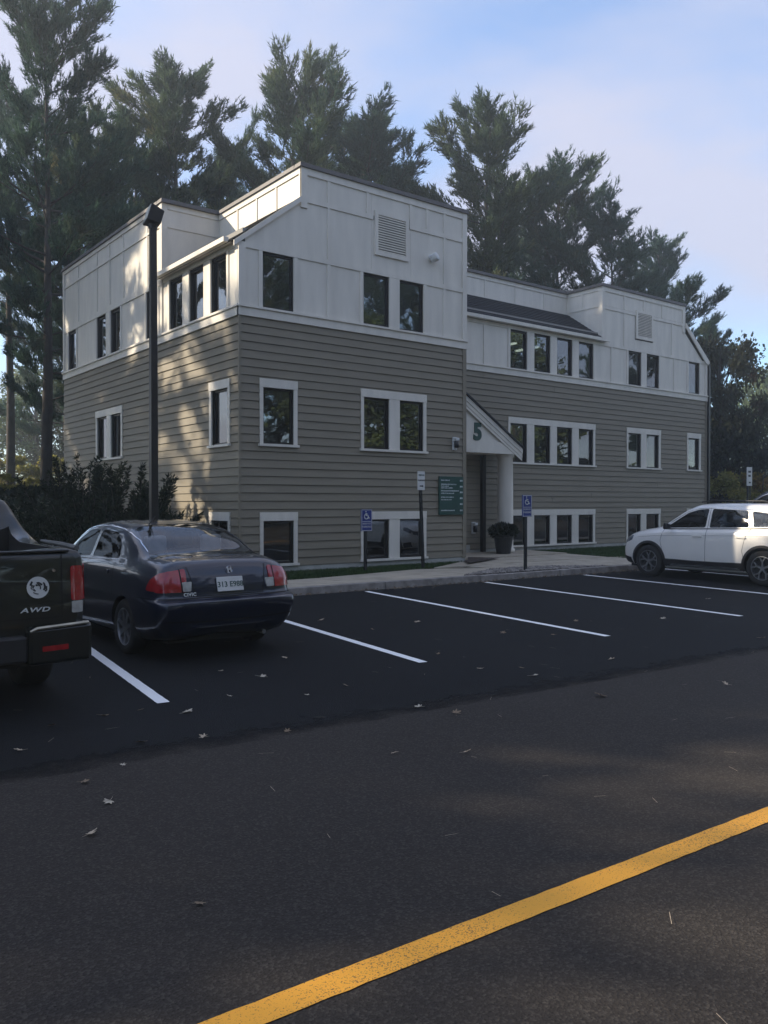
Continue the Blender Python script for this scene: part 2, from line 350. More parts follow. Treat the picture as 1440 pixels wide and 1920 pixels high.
def line_poly(p, q, w):
    p, q = Vector(p), Vector(q); d = (q - p).normalized(); n = Vector((-d.y, d.x)) * w / 2
    k = max(2, int((q - p).length / .07)); rl = random.Random(int(p.x * 91) + 5); j = lambda: 1 + rl.gauss(0, .022)
    return [p.lerp(q, i / k) + n * j() for i in range(k + 1)] + [p.lerp(q, i / k) - n * j() for i in range(k, -1, -1)]
for p, q in [((2.70, 6.37), (3.42, 12.2)), ((5.45, 6.40), (6.2, 12.2)), ((8.28, 6.31), (9.04, 12.2)), ((11.25, 6.28), (12.0, 12.15)), ((14.2, 6.25), (14.97, 12.05)), ((17.15, 6.2), (17.9, 12.0)), ((20.1, 6.2), (20.85, 11.95)), ((-0.15, 6.4), (0.6, 12.3))]:
    sheet('parking_line', line_poly(p, q, 0.10), 0.008, M['white_line'])
sheet('yellow_road_line', line_poly((-12, 2.842), (24, 1.391), 0.12), 0.0035, M['yellow_line'])

# kerb stones
kb = MB(); kb.box(-30, 50, 12.9, 12.91, -0.3, -0.2)
kerb_root = struct(kb.build('kerb', M['kerb']))
x = -12.0; r_ = random.Random(3)
while x < 34:
    w = 2.4; x1 = x + w - 0.012; y0, y1 = KERB(x), KERB(x1); j = r_.uniform(-.006, .006); t = 0.135 + r_.uniform(-.006, .006)
    b_ = MB(); b_.hexa([(x, y0 + j, -.1), (x1, y1 + j, -.1), (x1, y1 + j + .16, -.1), (x, y0 + j + .16, -.1)], [(x, y0 + j + .02, t), (x1, y1 + j + .02, t), (x1, y1 + j + .16, t), (x, y0 + j + .16, t)])
    b_.build('kerb_stone', M['kerb'], kerb_root, bevel=0.012); x += w

# concrete walk: strip along the kerb and the apron up to the porch, in separate slabs
wk = MB(); wk.box(5.8, 31, 13.0, 13.3, -0.2, -0.1)
walk = struct(wk.build('sidewalk', M['concrete']))
def slab(poly, z=0.14, th=0.12):
    b_ = MB(); b_.prism([(p[0], p[1], z - th) for p in poly], [(p[0], p[1], z) for p in poly]); b_.build('slab', M['concrete'], walk, bevel=0.006)
far_edge = lambda x: 13.75 + 0.02 * (x - 8) if x < 9 else 13.77 + 0.17 * (x - 9) if x < 12.5 else 13.6
x = 6.0
while x < 30.5:
    x1 = x + 1.5 - 0.012; g = lambda t: KERB(t) + 0.175
    if 11.6 <= x < 15.0:    # here the strip swings back behind the gravel bed
        f = lambda t: KERB(t) + 0.175 + 1.0 * math.sin(math.pi * min(1, max(0, (t - 11.6) / 4.6)))
    elif 15.0 <= x < 16.3: f = lambda t: KERB(t) + 0.175 + 1.0 * math.sin(math.pi * min(1, max(0, (t - 11.6) / 4.6)))
    else: f = g
    fe = (lambda t: 14.32) if x > 12 and x < 18.4 else far_edge
    slab([(x, f(x)), (x1, f(x1)), (x1, fe(x1)), (x, fe(x))]); x += 1.5
slab([(12.52, 14.335), (14.9, 14.335), (14.9, 15.44), (14.45, 15.44)], 0.145)
for a in (14.915, 16.43, 17.945):
    slab([(a, 14.335), (min(a + 1.5, 18.75), 14.335), (min(a + 1.5, 19.0), 15.9), (a, 15.9)], 0.15)
    slab([(a, 15.915), (min(a + 1.5, 19.0), 15.915), (min(a + 1.5, 19.2), 17.76), (a, 17.76)], 0.175)
slab([(14.6, 15.46), (14.9, 15.46), (14.9, 17.76), (14.6, 17.76)], 0.172)

def poly_pts(poly, n, rs):
    """random points inside a polygon"""
    P = np.array(poly, float); lo, hi = P.min(0), P.max(0); out = np.zeros((0, 2))
    while len(out) < n:
        c = rs.uniform(lo, hi, (n * 2, 2)); ins = np.zeros(len(c), bool); j = len(P) - 1
        for i in range(len(P)):
            a, b = P[i], P[j]; cond = ((a[1] > c[:, 1]) != (b[1] > c[:, 1])) & (c[:, 0] < (b[0] - a[0]) * (c[:, 1] - a[1]) / (b[1] - a[1] + 1e-12) + a[0]); ins ^= cond; j = i
        out = np.concatenate([out, c[ins]])
    return out[:n]

def lawn(name, poly, z, n, seed, hmin=0.03, hmax=0.075):
    rs = np.random.default_rng(seed); P = poly_pts(poly, n, rs); h = rs.uniform(hmin, hmax, n); a = rs.uniform(0, 2 * np.pi, n); w = rs.uniform(.006, .012, n)
    zz = z(P[:, 0], P[:, 1]) if callable(z) else np.full(n, z)
    d = np.stack([np.cos(a) * w, np.sin(a) * w, np.zeros(n)], 1); b = np.concatenate([P, zz[:, None]], 1)
    tip = b + np.stack([rs.normal(0, .02, n), rs.normal(0, .02, n), h], 1)
    V = np.stack([b - d, b + d, tip], 1).reshape(-1, 3); return stuff(link(name, np_mesh(name, V, np.arange(3 * n).reshape(-1, 3), 3), M['grass']))
GR_A = [(5.8, 13.82), (9, 13.82), (12.4, 14.38), (14.42, 15.42), (8.2, 15.45), (5.8, 15.45)]
GR_B = [(18.75, 13.7), (31, 13.75), (31, 17.75), (19.25, 17.75)]
struct(sheet('lawn_soil', GR_A, 0.125, M['soil'])); struct(sheet('lawn_soil', GR_B, 0.125, M['soil']))
tag(lawn('grass', GR_A, 0.12, 26000, 1), 'narrow strip of short green grass under the front windows', 'grass')
tag(lawn('grass', GR_B, 0.12, 42000, 2), 'small dark green lawn below the long wing of the building', 'grass')
sheet('dark_brown_patch', [(13.75, 14.5), (15.75, 15.42), (15.35, 16.2), (14.62, 15.44), (14.45, 15.43)], 0.156 + .03, M['dark_brown_ground'])  # dark brown patch beside the entrance walk
# gravel bed at the kerb, stones as real geometry
GV = [(11.7, 12.46), (12.3, 12.75), (13.2, 13.25), (14.0, 13.28), (14.8, 13.12), (15.6, 12.7), (16.1, 12.36), (14, 12.42)]
sheet('gravel_bed', GV, 0.138, M['gravel'])
rs = np.random.default_rng(5); gp = poly_pts(GV, 1500, rs); Vv = []; Ff = []
oct_ = np.array([(1, 0, 0), (0, 1, 0), (-1, 0, 0), (0, -1, 0), (0, 0, 1), (0, 0, -1)], float); octf = np.array([(0, 1, 4), (1, 2, 4), (2, 3, 4), (3, 0, 4), (1, 0, 5), (2, 1, 5), (3, 2, 5), (0, 3, 5)])
for i, p in enumerate(gp):
    s_ = rs.uniform(.015, .05); a = rs.uniform(0, 6.28); o3 = oct_ * rs.uniform(.7, 1.3, (6, 3)) * s_ * [1, 1, .6]
    c, sn = math.cos(a), math.sin(a); o3 = o3 @ np.array([[c, sn, 0], [-sn, c, 0], [0, 0, 1]]); Vv.append(o3 + [p[0], p[1], .145]); Ff.append(octf + 6 * i)
tag(stuff(link('gravel', np_mesh('gravel', np.concatenate(Vv), np.concatenate(Ff), 3), M['pebble'])), 'bed of loose grey pebbles between kerb and walk', 'gravel')

# ================================================================== BUILDING
class Fac:
    """a facade plane; P(u, z, d): u along it (world X or Y), d metres outwards"""
    def __init__(s, axis, c, out): s.axis, s.c, s.out = axis, c, out
    def P(s, u, z, d=0.0):
        return (u, s.c + s.out * d, z) if s.axis == 'X' else (s.c + s.out * d, u, z)
    def box(s, mb, u0, u1, z0, z1, d0, d1, d0b=None, d1b=None):
        """d1b: outward depth at the top when it differs (clapboard wedge)"""
        t1 = d1 if d1b is None else d1b
        mb.hexa([s.P(u0, z0, d0), s.P(u1, z0, d0), s.P(u1, z1, d0), s.P(u0, z1, d0)], [s.P(u0, z0, d1), s.P(u1, z0, d1), s.P(u1, z1, t1), s.P(u0, z1, t1)])
    def poly(s, mb, pts, d0, d1): mb.prism([s.P(u, z, d0) for u, z in pts], [s.P(u, z, d1) for u, z in pts])

def cells(u0, u1, z0, z1, ops):
    us = sorted({u0, u1, *[min(max(c, u0), u1) for o in ops for c in o[:2]]}); zs = sorted({z0, z1, *[min(max(c, z0), z1) for o in ops for c in o[2:4]]})
    out = []
    for a, b in zip(zs, zs[1:]):
        if b - a < 1e-4: continue
        run = None
        for c, d in zip(us, us[1:]):
            if d - c < 1e-4: continue
            m_, n_ = (c + d) / 2, (a + b) / 2
            hole = any(o[0] < m_ < o[1] and o[2] < n_ < o[3] for o in ops)
            if hole:
                if run: out.append(run); run = None
            else: run = (run[0], d, a, b) if run else (c, d, a, b)
        if run: out.append(run)
    return out

X0, X1, XR = 8.235, 14.56, 29.27
Y0, Y1, YB = 15.5, 17.8, 27.1
ZB0, ZB1, ZTOP = 5.48, 5.69, 8.87
F1, F2, FL = Fac('X', Y0, -1), Fac('X', Y1, -1), Fac('Y', X0, -1)
FN = Fac('Y', X1, 1)             # return of the near wing
BLD = thing('office_building', 'three storey office building with taupe clapboards and white panelled top storey', 'building', (X0, Y0, 0.1))

T1 = (5.71, 6.88); T2 = (2.86, 4.04); T3 = (0.32, 1.23)
u_f1 = [(8.77, 9.52), (11.39, 12.13), (12.44, 13.18)]
u_f2 = [(18.59, 19.33), (19.65, 20.40), (20.71, 21.46), (21.78, 22.53), (24.42, 25.16), (25.47, 26.22), (28.07, 28.80)]
u_lt = [(16.03, 16.77), (17.12, 17.86), (18.22, 18.96), (19.67, 20.40), (22.18, 22.93), (23.28, 24.04), (25.87, 26.62)]
u_lm = [(15.98, 16.75), (22.16, 22.92), (23.24, 24.02)]
W1 = [(a, b, *t) for t in (T1, T2, T3) for a, b in u_f1]
W2 = [(a, b, *t) for t in (T1, T2, T3) for a, b in u_f2]
WL = [(a, b, *T1) for a, b in u_lt] + [(a, b, *T2) for a, b in u_lm] + [(15.98, 16.75, *T3)]
C1 = [(8.69, 9.61), (11.31, 13.27)]; C2 = [(18.50, 22.63), (24.34, 26.32), (27.99, 28.90)]; CL2 = [(15.89, 16.85), (22.06, 24.13)]; CL3 = [(15.89, 16.85)]
def cas(groups, zt): return [(a, b, zt[0] - .055, zt[1] + .19) for a, b in groups]

# structural shell, hollow, with real window openings
sh = MB()
for f, u0, u1, W in ((F1, X0, X1, W1), (F2, X1, XR, W2), (FL, Y0 + .15, YB, WL)):
    for c in cells(u0, u1, 0.0, 6.9, W): f.box(sh, *c, -0.15, 0.0)
shell = sh.build('wall_shell', M['wallcore'], BLD)
sh = MB()
F1.poly(sh, [(X0, 6.9), (X1, 6.9), (X1, ZTOP), (9.74, ZTOP), (9.74, 8.16), (X0, 7.02)], -.15, 0)
F2.poly(sh, [(X1, 6.9), (XR, 6.9), (XR, 7.05), (27.78, 8.14), (27.78, ZTOP), (23.0, ZTOP), (23.0, 7.05), (X1, 7.05)], -.15, 0)
FL.box(sh, 19.4, YB, 6.9, ZTOP, -.15, 0); FL.box(sh, Y0 + .15, 19.4, 6.9, 7.0, -.15, 0)
FN.box(sh, Y0 + .15, Y1 - .001, 0, ZTOP, -.15, 0)
Fac('X', YB, 1).box(sh, X0 + .15, XR - .15, 0, ZTOP, -.15, 0)
Fac('Y', XR, 1).box(sh, Y1 + .15, YB, 0, 7.05, -.15, 0)
sh.build('upper_wall_shell', M['wallcore'], BLD)
# interior floors, ceilings and a partition, so that the windows look into dim rooms
it = MB()
for z in (0.02, 2.35, 5.1, 7.15):
    it.box(X0 + .16, X1 - .16, Y0 + .16, YB - .16, z, z + .2); it.box(X1 - .159, XR - .16, Y1 + .16, YB - .16, z, z + .2)
it.box(12.2, 12.3, 19.2, YB - .2, .23, 7.1); it.box(X0 + .2, 12.2, 19.1, 19.2, .23, 7.1); it.box(12.35, XR - .2, 22.2, 22.3, .23, 7.1)
for x_ in (10.4, 17.2, 23.6, 27.2): it.box(x_, x_ + .1, (Y0 if x_ < 14 else Y1) + .3, 19.0 if x_ < 14 else 22.1, .23, 7.1)
it.build('interior_wall', M['inside'], BLD)
for x_ in (18.75, 19.8, 20.85, 21.95):
    b_ = MB(); b_.box(x_, x_ + .12, 18.75, 19.7, 6.72, 6.77); b_.build('ceiling_light', M['tube'], BLD)

def clad(f, u0, u1, rows, ops, joints, name='siding_board', seed=0, z0=0.25, ex=0.17433):
    rr = random.Random(seed)
    for i in range(rows):
        za, zb = z0 + i * ex, z0 + (i + 1) * ex
        cut = sorted(rr.uniform(u0 + .8, u1 - .8) for _ in range(joints))
        lims = [u0] + cut + [u1]
        for a, b in zip(lims, lims[1:]):
            a2, b2 = a + (0.002 if a > u0 else 0), b - (0.002 if b < u1 else 0); jit = rr.uniform(-.0015, .0015)
            for c in cells(a2, b2, za, zb, ops):
                dd = lambda z: 0.030 - 0.024 * (z - za) / ex + jit; zl = c[2] + (0.009 if c[2] - za < 1e-4 else 0)
                mb = MB(); f.box(mb, c[0], c[1], zl, c[3], 0.001, dd(zl), None, dd(c[3])); mb.build(name, M['siding'], BLD)
ROWS = 30
clad(F1, X0, X1 - .09, ROWS, cas(C1, T2) + cas(C1, T3), 0, seed=1)
clad(FL, Y0, YB, ROWS, cas(CL2, T2) + cas(CL3, T3), 1, seed=2)
clad(F2, 16.3, XR - .07, ROWS, cas(C2, T2) + cas(C2, T3), 1, seed=3)
b_ = MB(); b_.box(X0 - .034, X0 + .02, Y0 - .034, Y0 + .02, .25, ZB0); b_.build('corner_trim', M['siding'], BLD)
b_ = MB(); b_.box(X1 - .088, X1 + .03, Y0 - .036, Y0 - .001, .24, ZB0); b_.box(X1 + .001, X1 + .029, Y0, Y0 + .09, .24, ZB0); b_.build('corner_trim', M['siding'], BLD)
b_ = MB(); b_.box(XR - .068, XR + .03, Y1 - .036, Y1 - .001, .24, ZB0); b_.build('corner_trim', M['siding'], BLD)
# smooth entry wall under the porch
b_ = MB(); F2.box(b_, X1 + .002, 16.298, .40, ZB0, .001, .02); b_.build('entry_wall_panel', M['siding'], BLD)
b_ = MB(); F2.box(b_, X1 + .002, 16.9, .14, .395, .001, .045); b_.build('entry_base_board', M['found'], BLD)
b_ = MB(); FN.box(b_, Y0 + .091, Y1 - .05, .25, ZB0, .001, .02); b_.build('side_wall_panel', M['siding'], BLD)
# painted foundation
b_ = MB(); F1.box(b_, X0 - .01, X1 + .01, .02, .249, -.14, .012); F2.box(b_, 16.91, XR, .02, .249, -.14, .012); FL.box(b_, Y0 - .009, YB, .02, .249, -.14, .012)
b_.build('foundation', M['found'], BLD)
# belt course
b_ = MB()
for f, a, b in ((F1, X0 - .05, X1 + .05), (F2, X1 + .051, XR + .05), (FL, Y0 - .05 + .002, YB)):
    f.box(b_, a, b, ZB0, 5.655, -.01, .05); f.box(b_, a - .0, b, 5.655, 5.70, -.01, .085)
FN.box(b_, Y0, Y1 - .06, ZB0, 5.655, 0, .049); FN.box(b_, Y0, Y1 - .09, 5.655, 5.70, 0, .084)
b_.build('belt_course', M['white'], BLD)

# windows
def window(f, w, blind=False):
    u0, u1, z0, z1 = w; mb = MB(); t = .042
    for c in cells(u0 + .001, u1 - .001, z0 + .001, z1 - .001, [(u0 + t, u1 - t, z0 + t, z1 - t)]): f.box(mb, *c, -.11, -.035)
    fr = mb.build('window', M['bronze'], BLD)
    mb = MB(); f.box(mb, u0 + t, u1 - t, z0 + t, z1 - t, -.075, -.068); mb.build('pane', M['glass'], fr)
    if blind: mb = MB(); f.box(mb, u0 + .12, u1 - .1, z0 + .08, z1 - .05, -.22, -.21); mb.build('blind', M['blind'], fr)
for f, W in ((F1, W1), (F2, W2), (FL, WL)):
    for w in W: window(f, w, blind=(f is FL and abs(w[0] - 15.98) < .01 and w[2] > 2))
def casing(f, groups, zt, us):
    for a, b in groups:
        z0, z1 = zt; mb = MB(); ins = [u for u in us if a < u[0] < b]
        f.box(mb, a - .004, b + .004, z1 + .002, z1 + .185, -.03, .042); root = mb.build('window_casing', M['white'], BLD)
        for c in cells(a, b, z0 - .003, z1 + .002, [(u[0], u[1], z0 - .1, z1 + .1) for u in ins]): mb = MB(); f.box(mb, *c, -.03, .034); mb.build('jamb', M['white'], root)
        mb = MB(); f.box(mb, a - .03, b + .03, z0 - .055, z0 - .003, -.03, .075); mb.build('sill', M['white'], root)
for zt in (T2, T3): casing(F1, C1, zt, u_f1); casing(F2, C2, zt, u_f2)
casing(FL, CL2, T2, u_lm); casing(FL, CL3, T3, u_lm)

# white panelled top storey: recessed panels, proud battens
def panels(f, cols, z0, z1, ops=(), d=.012, d0=.001):
    for a, b in zip(cols, cols[1:]):
        for c in cells(a + .002, b - .002, z0, z1, ops):
            mb = MB(); f.box(mb, *c, d0, d); mb.build('panel', M['white'], BLD)
def batten(f, u0, u1, z0, z1, d=.036, name='batten'):
    mb = MB(); f.box(mb, u0, u1, z0, z1, .001, d); return mb.build(name, M['white'], BLD)
def vbat(f, us, z0, z1, w=.09, d=.034):
    for u in us: batten(f, u - w / 2, u + w / 2, z0, z1, d)
ZH1, ZH2, ZH3 = (6.885, 6.99), (8.13, 8.235), (8.72, ZTOP)
# near wing, front
panels(F1, [X0 + .12, 10.43, 13.86, X1 - .1], 5.701, ZH1[0], [(a, b, 5, 7) for a, b in u_f1])
vbat(F1, [8.715, 9.575, 10.43, 11.33, 13.24, 13.86], 5.702, ZH1[0] - .002); batten(F1, 12.135, 12.435, 5.702, ZH1[0] - .002, .034)
batten(F1, X0 - .04, X0 + .12, 5.701, 6.99, .045, 'corner_board'); batten(F1, X1 - .10, X1 + .04, 5.701, ZTOP, .045, 'corner_board')
batten(F1, X0 + .121, X1 - .101, *ZH1)
mb = MB(); F1.poly(mb, [(X0 + .13, 6.992), (10.43, 6.992), (10.43, 8.128), (9.73, 8.128), (X0 + .13, 7.1)], .001, .012); mb.build('panel', M['white'], BLD)
panels(F1, [10.43, 11.62, 12.78, 13.86, X1 - .1], 6.992, 8.128, [(11.76, 12.64, 7.4, 8.29)])
vbat(F1, [10.43, 13.86], 6.992, 8.128, .07)
batten(F1, 9.861, 11.66, *ZH2); batten(F1, 12.74, X1 - .101, *ZH2)
panels(F1, [9.86, 10.43, 11.62, 12.78, 13.86, X1 - .1], 8.237, ZH3[0], [(11.76, 12.64, 7.4, 8.29)])
vbat(F1, [10.43, 11.5, 12.78, 13.3, 13.86], 8.237, ZH3[0] - .002, .07)
batten(F1, 9.70, 9.86, 8.0, ZTOP, .045, 'corner_board'); batten(F1, 9.861, X1 - .101, *ZH3, .04, 'fascia_board')
mb = MB(); F1.poly(mb, [(X0 - .16, 6.86), (X0 - .16, 6.975), (9.699, 8.235), (9.699, 8.11)], .0465, .075); mb.build('rake_board', M['white'], BLD)
# louvre vents
def louvre(f, u0, u1, z0, z1):
    mb = MB()
    for c in cells(u0 - .09, u1 + .09, z0 - .09, z1 + .09, [(u0, u1, z0, z1)]): f.box(mb, *c, .002, .055)
    root = mb.build('louvre_vent', M['white'], BLD)
    mb = MB(); f.box(mb, u0 + .001, u1 - .001, z0 + .001, z1 - .001, .0135, .016); mb.build('vent_backing', M['black'], root)
    n = 15; p = (z1 - z0) / n
    for i in range(n):
        mb = MB(); za = z0 + i * p
        mb.hexa([f.P(u0 + .002, za + .002, .052), f.P(u1 - .002, za + .002, .052), f.P(u1 - .002, za + p * .75, .02), f.P(u0 + .002, za + p * .75, .02)],
                [f.P(u0 + .002, za + .012, .056), f.P(u1 - .002, za + .012, .056), f.P(u1 - .002, za + p * .75 + .012, .024), f.P(u0 + .002, za + p * .75 + .012, .024)])
        mb.build('slat', M['white'], root)
louvre(F1, 11.79, 12.61, 7.43, 8.27); louvre(F2, 24.93, 25.73, 7.43, 8.24)
# left side
panels(FL, [Y0 + .12, 19.4, 21.3, 25.0, YB], 5.701, 6.9, [(a, b, 5, 7) for a, b in u_lt])
batten(FL, Y0 + .001, Y0 + .12, 5.701, 6.9, .044, 'corner_board'); batten(FL, YB - .12, YB, 5.701, ZTOP, .044, 'corner_board')
for a, b in ((15.93, 16.025), (16.775, 17.115), (17.865, 18.215), (18.965, 19.06), (19.58, 19.665), (20.405, 20.49), (22.09, 22.175), (22.935, 23.275), (24.045, 24.13), (25.78, 25.865), (26.625, 26.71)): batten(FL, a, b, 5.702, 6.9, .034)
batten(FL, Y0 + .001, 19.29, 6.902, 7.0, .04); batten(FL, 19.50, YB - .121, 6.902, 7.06)
batten(FL, 19.36, 19.49, 5.702, ZTOP, .046, 'corner_board')
panels(FL, [19.49, 20.3, 21.94, 22.98, 24.0, 25.64, YB - .12], 7.062, 8.30); panels(FL, [19.49, 20.3, 21.94, 22.98, 24.0, 25.64, YB - .12], 8.362, 8.76)
batten(FL, 19.491, YB - .121, 8.302, 8.36); vbat(FL, [20.3, 21.94, 22.98, 24.0, 25.64], 7.062, 8.30, .055, .034); vbat(FL, [20.3, 21.94, 22.98, 24.0, 25.64], 8.362, 8.758, .055, .034)
batten(FL, 19.491, YB - .121, 8.76, ZTOP, .04, 'fascia_board')
# block return above the sloping roof, and the set-back parapet walls
FB = Fac('X', 19.4, -1); FS = Fac('Y', 9.74, -1)
mb = MB(); FB.poly(mb, [(X0, 6.9), (9.74, 8.0), (9.74, ZTOP), (X0, ZTOP)], -.12, .012); mb.build('panel', M['white'], BLD)
batten(FB, X0 - .045, X0 + .11, 7.1, ZTOP, .03, 'corner_board'); batten(FB, X0 + .111, 9.70, 8.3, 8.36, .03); batten(FB, X0 + .111, 9.70, 8.74, ZTOP, .034, 'fascia_board')
mb = MB(); FS.box(mb, Y0 + .02, 19.4, 7.9, ZTOP, -.12, 0); mb.build('parapet_wall', M['white'], BLD)
panels(FS, [Y0 + .05, 16.54, 17.44, 18.39, 19.39], 8.2, 8.74); vbat(FS, [16.54, 17.44, 18.39], 8.2, 8.74, .05, .032)
batten(FS, Y0 - .04, 19.36, 8.742, ZTOP, .04, 'fascia_board'); batten(FS, Y0 - .04, Y0 + .05, 8.1, 8.74, .04, 'corner_board')
# long wing, front
panels(F2, [X1 + .06, 17.5, 22.62, 23.5, 27.15, XR - .1], 5.701, ZH1[0], [(a, b, 5, 7) for a, b in u_f2])
for a, b in ((17.46, 17.54), (18.49, 18.585), (19.335, 19.645), (20.405, 20.705), (21.465, 21.775), (22.535, 22.63), (23.46, 23.54), (24.33, 24.415), (25.165, 25.465), (26.225, 26.31), (27.11, 27.19), (27.98, 28.065), (28.805, 28.89)): batten(F2, a, b, 5.702, ZH1[0] - .002, .034)
batten(F2, XR - .10, XR + .04, 5.701, 6.99, .045, 'corner_board'); batten(F2, X1 + .06, XR - .101, *ZH1)
panels(F2, [23.12, 24.2], 6.992, 8.128); panels(F2, [24.2, 24.80, 25.86, 27.0], 6.992, 8.128, [(24.8, 25.86, 7.3, 8.4)])
mb = MB(); F2.poly(mb, [(27.0, 6.992), (29.0, 6.992), (27.66, 8.05), (27.66, 8.128), (27.0, 8.128)], .001, .012); mb.build('panel', M['white'], BLD)
vbat(F2, [24.2, 27.0], 6.992, 8.128, .07); batten(F2, 23.121, 24.83, *ZH2); batten(F2, 25.83, 27.659, *ZH2)
panels(F2, [23.12, 24.2, 25.3, 26.4, 27.66], 8.25, ZH3[0]); vbat(F2, [24.2, 25.3, 26.4], 8.25, ZH3[0] - .002, .07)
batten(F2, 22.96, 23.12, 6.992, ZTOP, .045, 'corner_board'); batten(F2, 27.66, 27.82, 7.9, ZTOP, .045, 'corner_board'); batten(F2, 23.121, 27.659, *ZH3, .04, 'fascia_board')
mb = MB(); F2.poly(mb, [(XR + .12, 6.83), (XR + .12, 7.0), (27.821, 8.26), (27.821, 8.08), (XR - .13, 6.93)], .0465, .085); mb.build('rake_board', M['white'], BLD)
FR = Fac('Y', 23.0, -1); FP = Fac('X', 19.3, -1)
mb = MB(); FR.poly(mb, [(Y1 + .001, 7.0), (19.3, 8.0), (19.3, ZTOP), (Y1 + .001, ZTOP)], -.12, .012); mb.build('panel', M['white'], BLD)
batten(FR, Y1, Y1 + .11, 7.15, ZTOP, .03, 'corner_board'); batten(FR, Y1 + .111, 19.26, 8.2, 8.27, .03); batten(FR, Y1 + .111, 19.26, 8.74, ZTOP, .034, 'fascia_board'); vbat(FR, [18.62], 8.272, 8.738, .06, .03)
mb = MB(); FP.box(mb, X1 - .1, 23.0, 7.9, ZTOP, -.12, 0); mb.build('parapet_wall', M['white'], BLD)
panels(FP, [X1, 16.2, 17.6, 19.0, 20.4, 21.8, 22.98], 8.2, 8.74); vbat(FP, [16.2, 17.6, 19.0, 20.4, 21.8], 8.2, 8.74, .06, .032); batten(FP, X1, 22.95, 8.742, ZTOP, .04, 'fascia_board')
batten(FP, X1, 22.95, 8.06, 8.19, .05, 'flashing')
# near wing right return above the low roof, far end wall
mb = MB(); Fac('Y', X1, 1).box(mb, Y0 + .001, 20.5, 5.71, ZTOP, .001, .012); mb.build('panel', M['white'], BLD)
mb = MB(); Fac('Y', 27.78, 1).box(mb, Y1 + .01, YB, 7.9, ZTOP, -.12, 0); mb.build('parapet_wall', M['white'], BLD)
# sloping shingled roofs laid in courses
def slope(name, p0, p1, q0, q1, n=11):
    """p0-p1 eave line, q0-q1 ridge line"""
    p0, p1, q0, q1 = map(Vector, (p0, p1, q0, q1)); nn = (p1 - p0).cross(q0 - p0).normalized(); nn = nn if nn.z > 0 else -nn
    mb = MB(); mb.hexa([p0, p1, q1, q0], [v + nn * .012 for v in (p0, p1, q1, q0)]); root = mb.build(name, M['shingle'], BLD)
    for i in range(n):
        a, b = i / n, (i + 1) / n
        A, B, C, D = p0.lerp(q0, a), p1.lerp(q1, a), p1.lerp(q1, b), p0.lerp(q0, b)
        mb = MB(); mb.hexa([A + nn * .013, B + nn * .013, C + nn * .013, D + nn * .013], [A + nn * .034, B + nn * .034, C + nn * .018, D + nn * .018]); mb.build('shingle_course', M['shingle'], root)
slope('sloping_roof', (X0 - .16, Y0 - .02, 6.98), (X0 - .16, 19.38, 6.98), (9.695, Y0 - .02, 8.18), (9.695, 19.38, 8.18))
slope('sloping_roof', (X1 + .014, Y1 - .14, 7.06), (23.12, Y1 - .14, 7.06), (X1 + .014, 19.29, 8.16), (23.01, 19.29, 8.16))
slope('sloping_roof', (XR + .14, Y1 - .04, 7.0), (XR + .14, YB, 7.0), (27.79, Y1 - .04, 8.18), (27.79, YB, 8.18), 6)
mb = MB(); mb.box(X0 - .27, X0 - .155, Y0 + .18, 19.62, 6.99, 7.09); mb.box(X0 - .155, X0 - .044, Y0 + .18, 19.35, 7.0, 7.01); mb.build('gutter', M['white'], BLD)
mb = MB(); mb.box(X1 + .03, 23.2, Y1 - .2, Y1 - .145, 7.0, 7.10); mb.box(X1 + .03, 23.1, Y1 - .144, Y1 - .037, 7.0, 7.02); mb.build('gutter', M['white'], BLD)
# roof deck and metal copings
mb = MB(); mb.box(9.9, 27.6, 19.5, YB - .2, 8.4, 8.5); mb.box(9.9, X1 - .2, Y0 + .2, 19.5, 8.4, 8.5); mb.box(X0 + .2, 9.9, 19.5, YB - .2, 8.4, 8.5); mb.box(23.2, 27.6, Y1 + .2, 19.5, 8.4, 8.5); mb.build('roof_deck', M['coping'], BLD)
def coping(*r): mb = MB(); x0, x1, y0, y1 = r; mb.hexa([(x0, y0, ZTOP + .002), (x1, y0, ZTOP + .002), (x1, y1, ZTOP + .002), (x0, y1, ZTOP + .002)], [(x0 + .02, y0 + .02, ZTOP + .10), (x1 - .02, y0 + .02, ZTOP + .10), (x1 - .02, y1 - .02, ZTOP + .10), (x0 + .02, y1 - .02, ZTOP + .10)]); mb.build('coping', M['coping'], BLD)
coping(9.66, X1 + .08, Y0 - .08, Y0 + .2); coping(9.66, 9.9, Y0 + .201, 19.30); coping(X0 - .08, 9.9, 19.301, 19.6); coping(X0 - .08, X0 + .2, 19.601, YB + .05)
coping(X1 - .2, X1 + .08, Y0 + .201, 19.2); coping(X1 - .2, 22.9, 19.201, 19.5); coping(22.91, 23.2, Y1 + .21, 19.5); coping(22.91, 27.86, Y1 - .08, Y1 + .209); coping(27.6, 27.86, Y1 + .21, YB); coping(X0 + .201, 27.59, YB - .2, YB + .05)

